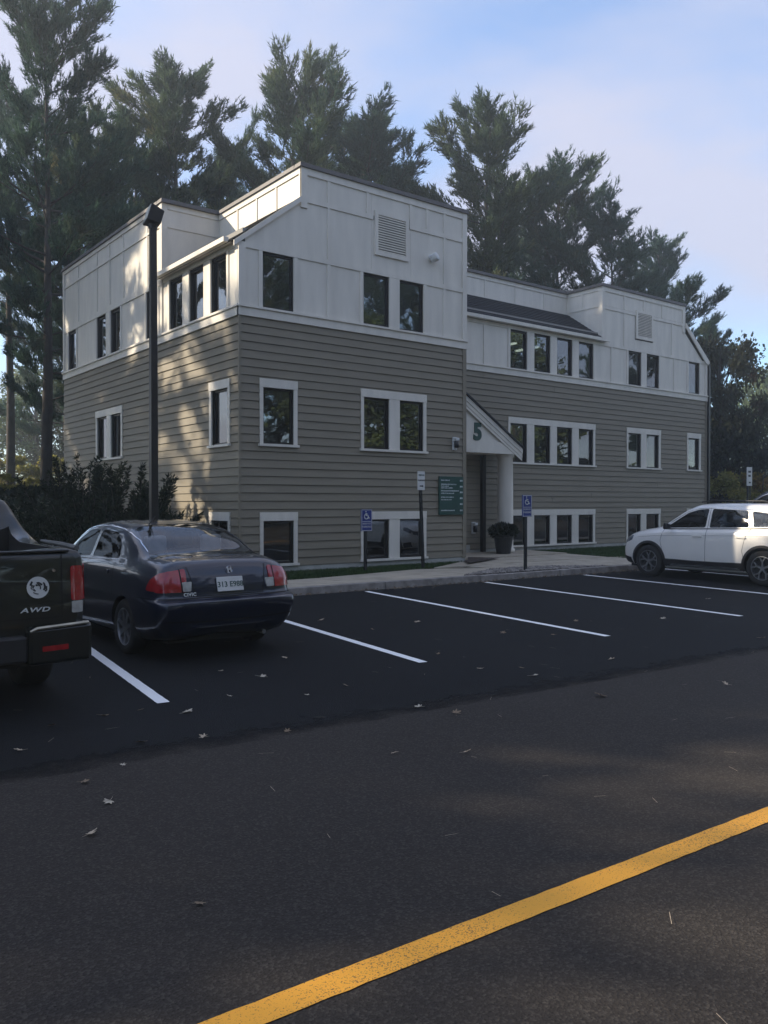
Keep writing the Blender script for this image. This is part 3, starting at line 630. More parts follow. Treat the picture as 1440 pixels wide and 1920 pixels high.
# ---- porch: half gable, column, number
YPF = 16.95
FPO = Fac('X', YPF, -1)
apex, eave = pix(871, 738, Y=YPF), pix(976, 838, Y=YPF)
bl, br_ = pix(871, 846, Y=YPF), pix(966, 850, Y=YPF)
sl = (eave.z - apex.z) / (eave.x - apex.x); xa = X1 + .03; za = apex.z + sl * (xa - apex.x)     # the slope runs on behind the near wing
zb = bl.z
mb = MB(); FPO.poly(mb, [(xa, zb), (br_.x, zb), (br_.x, zb + .12), (eave.x - .12, eave.z - sl * -.12 - .10), (xa, za - .12)], -.06, 0); PORCH = mb.build('porch', M['white'], BLD)
mb = MB(); FPO.box(mb, xa, br_.x + .01, zb - .02, zb + .30, .001, .045); FPO.box(mb, xa, br_.x - .2, zb - .019, zb + .05, -Y1 + YPF + .06, -.061); mb.build('beam', M['white'], PORCH)
def rake(o, w, d0, d1, name, m):
    mb = MB(); FPO.poly(mb, [(xa, za - o - w), (eave.x, eave.z - o - w), (eave.x, eave.z - o), (xa, za - o)], d0, d1); mb.build(name, m, PORCH)
rake(.06, .14, .046, .09, 'rake_board', M['white']); rake(.20, .12, .046, .07, 'rake_board', M['white']); rake(.32, .09, .046, .058, 'rake_board', M['white'])
rake(.0, .055, -(Y1 - YPF) + .03, .13, 'porch_roof', M['shingle'])
mb = MB(); mb.box(br_.x - .12, br_.x, YPF + .061, Y1 - .06, zb, zb + .3); mb.build('side_beam', M['white'], PORCH)
mb = MB(); mb.box(xa, br_.x - .13, YPF + .07, Y1 - .06, zb + .06, zb + .08); mb.build('soffit', M['found'], PORCH)
five = pix(895, 811, Y=YPF)
text_on('number', '5', .64, (five.x, YPF - .004, five.z), M['green'], PORCH, ext=.02, bold=.03)
c0, c1 = pix(937, 860, Y=YPF + .25), pix(958, 860, Y=YPF + .25); cx, cr = (c0.x + c1.x) / 2, (c1.x - c0.x) / 2
mb = MB(); mb.lathe([(cr * .0, .17), (cr * 1.2, .17), (cr * 1.2, .27), (cr * 1.02, .30), (cr, .4), (cr * .97, 2.0), (cr * .93, zb - .12), (cr * 1.02, zb - .1), (cr * 1.1, zb - .06), (cr * 1.1, zb - .021)], 28, (cx, YPF + .25, 0)); mb.build('column', M['white'], PORCH, smooth=True)
# dark downpipes
p = pix(905.5, 940, Y=Y1 - .08); mb = MB(); mb.box(p.x - .065, p.x + .065, Y1 - .14, Y1 - .03, .18, zb + .05); mb.build('downpipe', M['bronze'], BLD)
mb = MB(); mb.box(XR + .06, XR + .16, Y1 - .10, Y1 + .0, .15, 6.9); mb.build('downpipe', M['bronze'], BLD)

# ---- things on the walls
def wall_lamp(p, s, label):
    t = thing('wall_lamp', label, 'lamp', p); mb = MB(); x, y, z = p
    mb.box(x - .06 * s, x + .06 * s, y - .05, y, z - .16 * s, z + .16 * s); mb.build('back_plate', M['grey_fix'], t, bevel=.008)
    mb = MB(); mb.lathe([(0, -.09 * s), (.055 * s, -.085 * s), (.06 * s, 0), (.055 * s, .07 * s), (0, .075 * s)], 14, (x, y - .10, z - .02 * s)); mb.build('lens', M['black'], t, smooth=True)
    mb = MB(); mb.box(x - .055 * s, x + .055 * s, y - .15, y - .051, z + .07 * s, z + .14 * s); mb.build('hood', M['grey_fix'], t, bevel=.01)
p = pix(851, 832, Y=Y0 - .03); wall_lamp((p.x, Y0 - .03, p.z), 1.0, 'small white wall lamp beside the porch gable')
p = pix(887, 990, Y=Y1 - .03); wall_lamp((p.x, Y1 - .022, p.z), 1.1, 'small white box with dark centre low on the entry wall')
p = pix(808, 483, Y=Y0 - .03); t = thing('flood_lamp', 'round white flood lamp high on the white panelled wall', 'lamp', (p.x, Y0 - .012, p.z))
mb = MB(); mb.lathe([(0, -.02), (.07, -.02), (.07, .02), (0, .02)], 14, (0, 0, 0), 'X'); me_m = Matrix.Translation((p.x, Y0 - .03, p.z)) @ Matrix.Rotation(R(90), 4, 'Z')
o = mb.build('base', M['grey_fix'], t); o.data.transform(me_m)
mb = MB(); mb.lathe([(0, -.12), (.06, -.11), (.10, -.04), (.11, .06), (.10, .08), (0, .085)], 18, (0, 0, 0), 'Z'); o = mb.build('head', M['grey_fix'], t, smooth=True)
o.data.transform(Matrix.Translation((p.x + .03, Y0 - .14, p.z - .02)) @ Matrix.Rotation(R(65), 4, 'X') @ Matrix.Rotation(R(20), 4, 'Y'))
# directory sign
a, b = pix(822, 893, Y=Y0 - .03), pix(867, 965, Y=Y0 - .03)
t = thing('directory_sign', 'dark green directory board with rows of pale lettering beside the entrance', 'sign', ((a.x + b.x) / 2, Y0 - .027, b.z))
mb = MB(); mb.box(a.x, b.x, Y0 - .07, Y0 - .028, b.z, a.z); mb.build('board', M['green'], t, bevel=.006)
h = a.z - b.z; w = b.x - a.x; rr = random.Random(9); mb = MB()
for fz, fw in ((.10, .36), (.205, .62), (.255, .30), (.30, .48), (.375, .72), (.44, .54), (.54, .52), (.605, .42), (.885, .54)):
    x = a.x + w * .07; end = x + w * fw; z = a.z - h * fz
    while x < end:      # the words cannot be read in the photograph: letter-sized strokes only
        lw = rr.choice((.012, .016, .02)); mb.box(x, x + lw, Y0 - .0735, Y0 - .0705, z - .013, z + rr.choice((.010, .013, .018))); x += lw + rr.choice((.006, .006, .018))
for fz in (.105, .26, .41, .565, .72, .885):
    for k in (0, 1): x = a.x + w * (.85 + .06 * k); mb.box(x, x + .032, Y0 - .0735, Y0 - .0705, a.z - h * fz - .02, a.z - h * fz + .02)
stuff(mb.build('lettering', M['signtext'], t))

# ================================================================== SIGNS, LAMP POST, PLANTER
def sign_post(name, label, px, py, zg, plate, h, w=.31, face=None, y=None):
    """px, py: foot of the post in the photo"""
    p = pix(px, py, Z=zg)
    t = thing(name, label, 'sign', (p.x, p.y, zg)); return t, p
def facing(p): return math.atan2(-p.x, p.y) * 0        # the plates stand parallel to the front wall
def hc_sign(label, foot, zg, ptop, pbot, group=None):
    p = pix(*foot, Z=zg); t = thing('accessible_parking_sign', label, 'sign', (p.x, p.y, zg), group=group)
    a, b = pix(*ptop, Y=p.y - .05), pix(*pbot, Y=p.y - .05); zt, zb_ = a.z, b.z; x = p.x; h = zt - zb_; w = h * .62; y = p.y - .05
    mb = MB(); mb.box(x - .03, x + .03, p.y - .025, p.y + .025, zg - .3, zt - .03); mb.build('post', M['post'], t)
    mb = MB(); mb.box(x - w / 2, x + w / 2, y - .004, y + .02, zb_, zt); mb.build('plate', M['blue'], t, bevel=.003)
    mb = MB()      # white border line
    for u0, u1, z0, z1 in cells(x - w / 2 + .008, x + w / 2 - .008, zb_ + .008, zt - .008, [(x - w / 2 + .018, x + w / 2 - .018, zb_ + .018, zt - .018)]): mb.box(u0, u1, y - .0065, y - .0042, z0, z1)
    mb.build('border', M['signwhite'], t)
    s_ = h * .5; cx_, cz = x - .01, zt - h * .27; mb = MB(); T = lambda u, v: (cx_ + u * s_, y - .008, cz + v * s_)
    mb.tube([T(.22 * math.cos(a_) - .02, .22 * math.sin(a_) - .12) for a_ in np.linspace(R(120), R(345), 14)], .028 * s_ * 1.4, 6)
    mb.tube([T(-.06, .22), T(-.04, -.04), T(.16, -.04), T(.26, -.28), T(.34, -.25)], .032 * s_ * 1.4, 6)
    mb.tube([T(-.05, .10), T(.14, .10)], .026 * s_ * 1.4, 6)
    mb.lathe([(0, -.06 * s_), (.045 * s_, -.04 * s_), (.06 * s_, 0), (.045 * s_, .04 * s_), (0, .06 * s_)], 10, T(-.07, .34)); mb.build('wheelchair_symbol', M['signwhite'], t)
    text_on('lettering', 'RESERVED', h * .105, (x, y - .0055, zb_ + h * .34), M['signwhite'], t, ext=.001)
    text_on('lettering', 'PARKING', h * .125, (x, y - .0055, zb_ + h * .20), M['signwhite'], t, ext=.001)
    mb = MB(); mb.box(x - w * .4, x + w * .4, y - .0065, y - .0042, zb_ + h * .43, zb_ + h * .45); mb.build('divider', M['signwhite'], t)
hc_sign('blue wheelchair parking sign on short post before the double basement window', (685, 1071), .13, (685, 955), (685, 996))
hc_sign('blue wheelchair parking sign on a black post in the gravel bed', (985, 1069), .14, (983, 928), (983, 969))
p = pix(794, 1066, Z=.13); t = thing('visitor_parking_sign', 'white sign with dark arrow on tall black post in the grass strip', 'sign', (p.x, p.y, .13))
a, b = pix(790, 884, Y=p.y - .05), pix(790, 919, Y=p.y - .05); x = a.x; y = p.y - .05; w = .20; h = a.z - b.z
mb = MB(); mb.hexa([(p.x - .032, p.y - .025, -.1), (p.x + .032, p.y - .025, -.1), (p.x + .032, p.y + .025, -.1), (p.x - .032, p.y + .025, -.1)], [(x - .03, p.y - .025, a.z - .05), (x + .03, p.y - .025, a.z - .05), (x + .03, p.y + .025, a.z - .05), (x - .03, p.y + .025, a.z - .05)]); mb.build('post', M['post'], t)
mb = MB(); mb.box(x - w / 2, x + w / 2, y - .004, y + .02, b.z, a.z); mb.build('plate', M['signwhite'], t, bevel=.004)
text_on('lettering', 'VISITOR', .047, (x, y - .006, a.z - h * .2), M['green'], t, ext=.001, bold=.001)
text_on('lettering', 'PARKING', .047, (x, y - .006, a.z - h * .48), M['black'], t, ext=.001, bold=.001)
mb = MB(); z = a.z - h * .78; mb.prism([(u, y - .0045, z + v) for u, v in ((x - .05, -.012), (x + .02, -.012), (x + .02, -.028), (x + .06, 0), (x + .02, .028), (x + .02, .012), (x - .05, .012))], [(u, y - .0065, z + v) for u, v in ((x - .05, -.012), (x + .02, -.012), (x + .02, -.028), (x + .06, 0), (x + .02, .028), (x + .02, .012), (x - .05, .012))]); mb.build('arrow', M['black'], t)
# grey sign beyond the far end of the building
dp = 33.0; p = pix(1404, 920, depth=dp); a, b = pix(1404, 876, depth=dp), pix(1404, 911, depth=dp); t = thing('roadside_sign', 'grey upright sign plate on two thin posts before the dark maple', 'sign', (p.x, p.y, .1))
mb = MB(); mb.box(p.x - .06, p.x + .0, p.y, p.y + .06, 0, b.z + .1); mb.build('post', M['post'], t); mb = MB(); mb.box(p.x + .14, p.x + .18, p.y + .02, p.y + .05, 0, a.z - .1); mb.build('post', M['post'], t)
mb = MB(); mb.box(p.x - .19, p.x + .20, p.y - .03, p.y - .005, b.z, a.z); mb.build('plate', M['signwhite'], t, bevel=.01)
for x0_, x1_, z0_, z1_ in ((-.1, .1, a.z - .22, a.z - .14), (-.1, .08, a.z - .38, a.z - .30), (-.06, .08, b.z + .1, b.z + .16)): mb = MB(); mb.box(p.x + x0_, p.x + x1_, p.y - .034, p.y - .031, z0_, z1_); mb.build('lettering', M['post'], t)

# parking lot lamp
p = pix(287.5, 700, depth=14.3); zt = pix(287.5, 425, depth=14.3).z; lx, ly = p.x, p.y
t = thing('lamp_post', 'tall square dark bronze light pole with tilted box lamp head', 'street lamp', (lx, ly, .1))
mb = MB(); mb.hexa([(lx - .066, ly - .066, .1), (lx + .066, ly - .066, .1), (lx + .066, ly + .066, .1), (lx - .066, ly + .066, .1)], [(lx - .052, ly - .052, zt), (lx + .052, ly - .052, zt), (lx + .052, ly + .052, zt), (lx - .052, ly + .052, zt)]); mb.build('pole', M['bronze'], t, bevel=.01)
mb = MB(); mb.box(lx - .16, lx + .16, ly - .16, ly + .16, .1, .14); mb.box(lx - .11, lx + .11, ly - .11, ly + .11, .141, .30); mb.build('base', M['bronze'], t)
mb = MB(); mb.lathe([(0, 0), (.075, 0), (.075, .16), (0, .16)], 14, (0, 0, 0)); o = mb.build('bracket', M['bronze'], t); o.data.transform(Matrix.Translation((lx, ly, zt - .04)))
mb = MB(); mb.hexa([(-.15, -.12, -.12), (.15, -.12, -.12), (.15, .12, -.12), (-.15, .12, -.12)], [(-.19, -.15, .12), (.19, -.15, .12), (.19, .15, .12), (-.19, .15, .12)])
nrm = Vector((-.791, .612, 0)) * .86 + Vector((-.612, -.791, 0)) * .45; nrm.z = .28; nrm.normalize(); yv = (Vector((0, 0, 1)) - nrm * nrm.z).normalized(); xv = yv.cross(nrm)
hm = Matrix.Translation((lx + .02, ly, zt + .16)) @ Matrix((xv, yv, nrm)).transposed().to_4x4()
head = mb.build('lamp_head', M['bronze'], t, bevel=.015); head.data.transform(hm)
mb = MB(); mb.box(-.17, .17, -.13, .13, .121, .128); o = mb.build('lens', M['lamp_lens'], head); o.data.transform(hm)

# planter by the column
def lump_leaves(n, seed, rx, rz, size, up=0.6):
    rs = np.random.default_rng(seed); d = rs.normal(0, 1, (n, 3)); d /= np.linalg.norm(d, axis=1)[:, None]; r = rs.uniform(.55, 1, n)[:, None]
    P = d * r * [rx, rx, rz]; P[:, 2] += rz * .6
    return leaf_tris(P, d + [0, 0, up], rs, size)
def leaf_tris(P, axis, rs, size, wid=.45):
    n = len(P); ax = axis + rs.normal(0, .5, (n, 3)); ax /= np.linalg.norm(ax, axis=1)[:, None]
    pr = np.cross(ax, rs.normal(0, 1, (n, 3))); pr /= np.linalg.norm(pr, axis=1)[:, None] + 1e-9
    L = size * rs.uniform(.6, 1.3, n)[:, None]; w = L * wid * .5
    V = np.stack([P - ax * L * .1, P + ax * L * .4 + pr * w, P + ax * L, P + ax * L * .4 - pr * w], 1).reshape(-1, 3)
    return V, np.arange(4 * n).reshape(-1, 4)
p = pix(944, 1041, Y=16.75)
t = thing('planter', 'dark tapered planter pot with low evergreen beside the porch column', 'planter', (p.x, p.y, .175))
mb = MB(); mb.lathe([(0, 0), (.20, 0), (.27, .46), (.30, .47), (.30, .53), (.27, .53), (.25, .48), (0, .47)], 24); mb.build('pot', M['pot'], t, world=False, smooth=False)
V, Fq = lump_leaves(2200, 4, .40, .20, .10); V[:, 2] += .50; link('plant', np_mesh('plant', V, Fq, 4), M['yew'], t, world=False)
p2 = pix(922, 1030, Z=.175); t = thing('small_planter', 'low dark shrub in a pot between planter and dark downpipe', 'planter', (p2.x, p2.y + .3, .175))
mb = MB(); mb.lathe([(0, 0), (.14, 0), (.19, .26), (.2, .27), (.17, .27), (0, .25)], 18); mb.build('pot', M['pot'], t, world=False)
V, Fq = lump_leaves(700, 6, .22, .2, .09); V[:, 2] += .26; link('plant', np_mesh('plant', V, Fq, 4), M['yew'], t, world=False)

# ================================================================== TREES
def make_pine(seed, H, Rr, z0=0.25, ntuft=11000, bare=0.0):
    """white pine: tapered trunk, whorled limbs sweeping up, needle tufts as many thin blades"""
    rs = np.random.default_rng(seed); tr = MB()
    wob = rs.normal(0, .06, (9, 2)).cumsum(0) * .5; wob[0] = 0
    pts = [(wob[i, 0], wob[i, 1], H * i / 8 - (0.5 if i == 0 else 0)) for i in range(9)]
    rad = [max(.02, H * .0135 * (1 - i / 8.4)) for i in range(9)]
    tr.tube(pts, rad, 9)
    ctr = lambda z: np.array([np.interp(z, [q[2] for q in pts], [q[0] for q in pts]), np.interp(z, [q[2] for q in pts], [q[1] for q in pts]), z])
    P = []; A = []
    limbs = []
    z = z0 * H
    while z < H * .985:
        t = (z / H - z0) / (1 - z0)
        n = rs.integers(2, 5)
        a0 = rs.uniform(0, 6.28)
        for k in range(n):
            a = a0 + k * 6.28 / n + rs.normal(0, .35)
            prof = (0.62 + .5 * t) if t < .3 else (1 - t) ** .55 / (.7 ** .55) * .77 + .12
            L = Rr * prof * rs.choice([.35, .65, .95, 1.2, 1.55], p=[.2, .25, .28, .17, .10])
            if t < .12 and rs.random() < .45: L *= .5
            limbs.append((z + rs.normal(0, .12), a, max(.75, L), t))
        z += rs.uniform(.40, 1.0) * (1.0 if t < .8 else .55)
    subs = []
    for (zb_, a, L, t) in limbs:
        el = R(6 + 44 * t ** 1.3) + rs.normal(0, .14); cur = rs.uniform(.12, .40) * (1 - .5 * t)
        h = np.array([math.cos(a), math.sin(a), 0]); side = np.array([-h[1], h[0], 0]); b0 = ctr(min(zb_, H)); up = np.array([0, 0, 1.0])
        s_ = np.linspace(0, 1, 5)
        path = b0 + h * (math.cos(el) * L * s_)[:, None] + up * ((math.sin(el) * s_ + cur * s_ ** 2.2) * L)[:, None]
        tr.tube([tuple(q) for q in path], [max(.006, .010 + .013 * L * (1 - q)) * .8 for q in s_], 4, cap=False)
        ns = int(5 + 5.5 * L)
        for k in range(ns):
            s0 = 1 - rs.beta(1.0, 1.35) * (.80 if t > .12 else .6)
            p0 = np.array([np.interp(s0, s_, path[:, i]) for i in range(3)])
            d = h * rs.uniform(.35, 1.0) + side * rs.choice([-1, 1]) * rs.uniform(.1, 1.0) + up * rs.uniform(.15, .95); d /= np.linalg.norm(d)
            subs.append((p0, d, (.14 + .26 * (1 - s0)) * min(L, 3.5) + .30))
    tot = sum(q[2] for q in subs)
    for p0, d, l in subs:
        m = max(3, int(round(ntuft * l / tot))); u = rs.uniform(.12, 1.0, m)
        P.append(p0 + d * (u * l)[:, None] + np.array([0, 0, .18]) * (u ** 2 * l)[:, None] + rs.normal(0, .07, (m, 3))); A.append(np.repeat((d * .8 + np.array([0, 0, .55]))[None], m, 0))
    P = np.concatenate(P); A = np.concatenate(A); nb = 8; n = len(P)
    A /= np.linalg.norm(A, axis=1)[:, None]
    Pb = np.repeat(P, nb, 0); ax = np.repeat(A, nb, 0) + rs.normal(0, .40, (n * nb, 3)); ax /= np.linalg.norm(ax, axis=1)[:, None]
    Pb = Pb + np.repeat(A, nb, 0) * rs.uniform(-.16, .10, (n * nb, 1))
    pr = np.cross(ax, rs.normal(0, 1, (n * nb, 3))); pr /= np.linalg.norm(pr, axis=1)[:, None] + 1e-9
    L = rs.uniform(.14, .30, (n * nb, 1)); w = rs.uniform(.013, .026, (n * nb, 1))
    V = np.stack([Pb - pr * w, Pb + pr * w, Pb + ax * L], 1).reshape(-1, 3)
    tm = bpy.data.meshes.new('trunk'); tm.from_pydata(tr.v, [], tr.f); tm.update(); tm.shade_smooth(); tm.materials.append(M['bark'])
    cm = np_mesh('crown', V, np.arange(len(V)).reshape(-1, 3), 3)
    return tm, cm

def make_broadleaf(seed, H, Rr, z0=.3, nleaf=16000, leaf=.16, trunk_r=.16, lumps=46, drop=0.0):
    rs = np.random.default_rng(seed); tr = MB()
    tr.tube([(0, 0, -.5), (rs.normal(0, .1), rs.normal(0, .1), H * .3), (rs.normal(0, .2), rs.normal(0, .2), H * .7), (0, 0, H * .92)], [trunk_r * 1.25, trunk_r, trunk_r * .5, .02], 9)
    P = []; A = []
    for i in range(lumps):
        t = rs.uniform(0, 1); z = H * (z0 + (1 - z0) * t); a = rs.uniform(0, 6.28); prof = math.sin(math.pi * min(1, .18 + .80 * t)) ** .6
        r = Rr * prof * math.sqrt(rs.uniform(.05, 1)); c = np.array([r * math.cos(a), r * math.sin(a), z * .96])
        b0 = np.array([0, 0, max(H * .15, c[2] - r * .8 - .3)]); mid = (b0 + c) / 2 + np.array([0, 0, .15 * r])
        tr.tube([tuple(b0), tuple(mid), tuple(c)], [.05 * trunk_r / .16, .03 * trunk_r / .16, .01], 4, cap=False)
        m = int(nleaf / lumps * rs.uniform(.4, 1.6)); rad = rs.uniform(.35, .8) * Rr * .36
        d = rs.normal(0, 1, (m, 3)); d /= np.linalg.norm(d, axis=1)[:, None]
        q = c + d * (rad * rs.uniform(.2, 1.15, (m, 1))) * [1.15, 1.15, .75]; P.append(q); A.append(d + [0, 0, -.3])
    V, Fq = leaf_tris(np.concatenate(P), np.concatenate(A), rs, leaf, .75)
    tm = bpy.data.meshes.new('trunk'); tm.from_pydata(tr.v, [], tr.f); tm.update(); tm.shade_smooth(); tm.materials.append(M['bark'])
    return tm, np_mesh('crown', V, Fq, 4)

def plant_tree(name, meshes, m, loc, label, cat='tree', rz=0.0, s=1.0, sz=1.0, group=None, part='crown'):
    t = thing(name, label, cat, loc, rz, group); t.scale = (s, s, s * sz)
    tm, cm = meshes
    link('trunk', tm, None, t, world=False)
    c = link(part, cm, None, t, world=False)
    if not cm.materials: cm.materials.append(m)
    if cm.materials[0] is not m:      # same leaves, other colour
        c.material_slots[0].link = 'OBJECT'; c.material_slots[0].material = m
    return t

PA = make_pine(11, 18, 4.3, .28, 14500)
PB = make_pine(23, 20, 4.6, .20, 16000)
PC = make_pine(37, 20, 3.4, .22, 13000)
PD = make_pine(41, 18, 5.4, .26, 16000)
PE = make_pine(53, 20, 4.4, .40, 12000)
def true_h(ms): return max(v.co.z for v in ms[1].vertices)
for ms_ in (PA, PB, PC, PD, PE): ms_[1]['h'] = true_h(ms_)
true_h = lambda ms: ms[1]['h']
def at_px(px, depth): q = pix(px, 944, depth=depth); return q.x, q.y
def pine_at(meshes, h0, px, top, depth, label, m='pine', rz=0.0, wide=1.0):
    h0 = true_h(meshes)
    x, y = at_px(px, depth); g = float(hgt(x, y)); H = pix(px, top, depth=depth).z - g; s = H / h0
    t = plant_tree('pine_tree', meshes, M[m], (x, y, g), label, 'tree', rz, s, 1.0, 'white pines around the building')
    t.scale = (s * wide, s * wide, s); return t
pine_at(PB, 20, 86, -60, 30, 'tallest white pine with thick dark trunk standing past the left end wall', rz=.6, wide=.95)
pine_at(PE, 20, 20, 130, 40, 'slim pine with bare lower trunk left of the thick trunked pine', rz=2.0, wide=.9)
pine_at(PA, 18, 185, 195, 37, 'bushy pine touched with yellow right beside the tallest pine', 'pineb', rz=1.1)
pine_at(PA, 18, 262, 180, 42, 'dense pine with a rounded top over the left parapet', rz=3.4, wide=1.1)
pine_at(PC, 20, 335, 92, 40, 'narrow pointed pine with a tan tipped spire behind the lamp pole', 'pineb', rz=.3, wide=1.25)
pine_at(PD, 18, 425, 205, 46, 'open crowned pine with sky gaps between two spires', rz=4.0, wide=.8)
pine_at(PB, 20, 552, 92, 42, 'broad pale green pine rising above the raised front parapet', 'pineb', rz=2.2, wide=1.2)
pine_at(PC, 20, 692, 182, 45, 'narrow pine behind the louvred wall of the near wing', rz=5.0, wide=1.35)
pine_at(PD, 18, 752, 262, 49, 'low pine with a right leaning upswept limb behind the near wing', rz=1.0, wide=.8)
pine_at(PA, 18, 905, 180, 44, 'pine with a crooked split crown standing over the inner corner', 'pineb', rz=5.6, wide=1.2)
pine_at(PB, 20, 1042, 295, 47, 'dense rounded pine behind the set back parapet of the long wing', rz=.9, wide=1.15)
pine_at(PD, 18, 1150, 338, 46, 'spreading pine with long limbs drooping past the right block', rz=.15, wide=1.2)
pine_at(PC, 20, 980, 400, 56, 'darker pine far back between the split and rounded crowns', rz=2.6, wide=1.3)
pine_at(PE, 20, 620, 330, 58, 'shaded pine filling the gap behind the broad pale pine', rz=.4, wide=1.3)
pine_at(PE, 20, 480, 330, 56, 'shaded pine low behind the open crowned pine', rz=3.1, wide=1.3)
pine_at(PB, 20, 130, 330, 52, 'shaded pine far behind the thick dark trunk', rz=4.4, wide=1.1)
pine_at(PA, 18, 620, 215, 50, 'rounded pine close behind the broad pale pine', rz=2.9, wide=1.1)
pine_at(PB, 20, 1235, 425, 54, 'far pine filling in behind the spreading limbs', rz=3.9, wide=1.1)
pine_at(PD, 18, 145, 240, 34, 'leafy pine leaning over the left end of the parapet', rz=2.4, wide=.8)
pine_at(PA, 18, 1325, 588, 52, 'small pine whose top shows over the sloping right roof edge', rz=1.7, wide=.9)
# broadleaf trees and brush
BA = make_broadleaf(5, 8.5, 3.4, .16, 15000, .20, .15, 60)
BB = make_broadleaf(8, 11, 4.4, .2, 15000, .24, .2, 60)
BS = make_broadleaf(12, 3.0, 1.7, .05, 5000, .13, .05, 30)
def leafy(meshes, h0, m, px, top, depth, label, name='broadleaf_tree', cat='tree', rz=0.0, wide=1.0, group=None, gz=None):
    x, y = at_px(px, depth); g = float(hgt(x, y)) if gz is None else gz; s = (pix(px, top, depth=depth).z - g) / h0
    t = plant_tree(name, meshes, M[m], (x, y, g), label, cat, rz, s, 1.0, group); t.scale = (s * wide, s * wide, s); return t
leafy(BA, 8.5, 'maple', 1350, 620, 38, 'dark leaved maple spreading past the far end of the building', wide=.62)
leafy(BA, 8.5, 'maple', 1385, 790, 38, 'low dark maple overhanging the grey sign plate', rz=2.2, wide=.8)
leafy(BB, 11, 'lightleaf', 1448, 690, 75, 'pale green tree glowing behind the dark maple', rz=1.0, wide=.9)
leafy(BB, 11, 'lightleaf', 1398, 815, 75, 'far pale green tree seen through the maple leaves', rz=2.0, wide=1.3)
leafy(BB, 11, 'autumn', 1330, 790, 78, 'orange tinged tree far beyond the end of the building', rz=.5, wide=1.1)
for i, (px, top, dep, lab) in enumerate([(1342, 880, 35, 'yellow brown autumn bush close by the dark downpipe corner'), (1385, 885, 36, 'tall golden autumn bush behind the grey sign plate'), (1432, 880, 35, 'russet autumn bush right behind the parked dark car'), (1300, 885, 62, 'far autumn bush hidden mostly by the end of the building')]):
    leafy(BS, 3.0, ('goldleaf', 'goldleaf', 'autumn', 'autumn')[i], px, top, dep, lab, 'autumn_bush', 'bush', i * 1.3, .9, 'autumn bushes beyond the building')
for i, (px, top, dep, lab) in enumerate([(12, 850, 44, 'yellow green autumn bush at the foot of the slim bare pine'), (52, 868, 47, 'golden leaved bush between the slim pine and thick trunk'), (112, 850, 45, 'olive bush between the thick trunk and left end wall'), (-30, 840, 48, 'olive autumn bush beyond the pickup cab'), (5, 885, 24, 'bright yellow green bush right above the pickup cab'), (62, 895, 25, 'loose yellow green bush left of the dark yews')]):
    leafy(BS, 3.0, 'goldleaf', px, top, dep, lab, 'autumn_bush', 'bush', i * 1.9 + .4, 1.25, 'autumn bushes behind the left pines')
leafy(BB, 11, 'lightleaf', 70, 690, 70, 'pale thin tree seen far off between the left trunks', rz=.7, wide=1.1)
leafy(BB, 11, 'maple', 150, 720, 60, 'dim broadleaf tree far behind the left end wall', rz=2.7, wide=1.1)

rs = np.random.default_rng(31); n = 26000; gp = np.stack([rs.uniform(-8, 8.1, n), rs.uniform(13.2, 30, n)], 1); gz_ = hgt(gp[:, 0], gp[:, 1])
V, Fq = leaf_tris(np.concatenate([gp, gz_[:, None] + rs.uniform(0, .12, (n, 1))], 1), np.stack([rs.normal(0, 1, n), rs.normal(0, 1, n), np.full(n, .8)], 1), rs, .16, .6)
tag(stuff(link('ground_cover', np_mesh('ground_cover', V, Fq, 4), M['yew'])), 'low dark green ground cover on the bank left of the building', 'ground cover')
# yews and hedge on the slope beside the lamp post
def make_yew(seed, H, Rr, nst=26):
    rs = np.random.default_rng(seed); tr = MB(); P = []; A = []
    for i in range(nst):
        a = rs.uniform(0, 6.28); r0 = rs.uniform(0, .25) * Rr; out = Rr * rs.uniform(.25, 1.0); h = H * (1 - .45 * (out / Rr) ** 1.6) * rs.uniform(.7, 1.05)
        s_ = np.linspace(0, 1, 6); path = np.stack([math.cos(a) * (r0 + out * s_ ** .8), math.sin(a) * (r0 + out * s_ ** .8), h * s_ ** 1.1], 1)
        tr.tube([tuple(q) for q in path], [.022 * (1.1 - q) for q in s_], 4, cap=False)
        m = int(330 * H / 2); s1 = rs.uniform(.12, 1, m); q = np.stack([np.interp(s1, s_, path[:, k]) for k in range(3)], 1)
        d = rs.normal(0, 1, (m, 3)); d /= np.linalg.norm(d, axis=1)[:, None]; q = q + d * (.02 + .16 * (1.05 - s1))[:, None] * rs.uniform(.2, 1, (m, 1)); P.append(q)
        tg = np.array([math.cos(a) * .5, math.sin(a) * .5, .9]); A.append(d * .8 + tg)
    V, Fq = leaf_tris(np.concatenate(P), np.concatenate(A), rs, .085, .32)
    tm = bpy.data.meshes.new('trunk'); tm.from_pydata(tr.v, [], tr.f); tm.update(); tm.materials.append(M['bark'])
    return tm, np_mesh('foliage', V, Fq, 4)
YA, YC = make_yew(3, 2.2, 1.15, 30), make_yew(6, 1.7, 1.4, 34)
def yew_at(ms, h0, px, top, depth, label, rz=0.0, wide=1.0):
    x, y = at_px(px, depth); g = float(hgt(x, y)) - .05; s = (pix(px, top, depth=depth).z - g) / h0
    t = plant_tree('yew_shrub', ms, M['yew'], (x, y, g), label, 'shrub', rz, s, 1.0, 'yew shrubs beside the left wall', part='foliage'); t.scale = (s * wide, s * wide, s)
yew_at(YA, 2.2, 158, 838, 19.5, 'spiky dark yew below the double window of the left wall', .4, 1.15)
yew_at(YA, 2.2, 238, 846, 18.0, 'tall dark yew just left of the lamp pole', 1.9, 1.15)
yew_at(YC, 1.7, 200, 905, 17.0, 'low bushy yew spreading between the two tall yews', 3.0, 1.1)
yew_at(YC, 1.7, 300, 935, 15.6, 'short sprawling yew at the foot of the lamp pole', .2, .6)
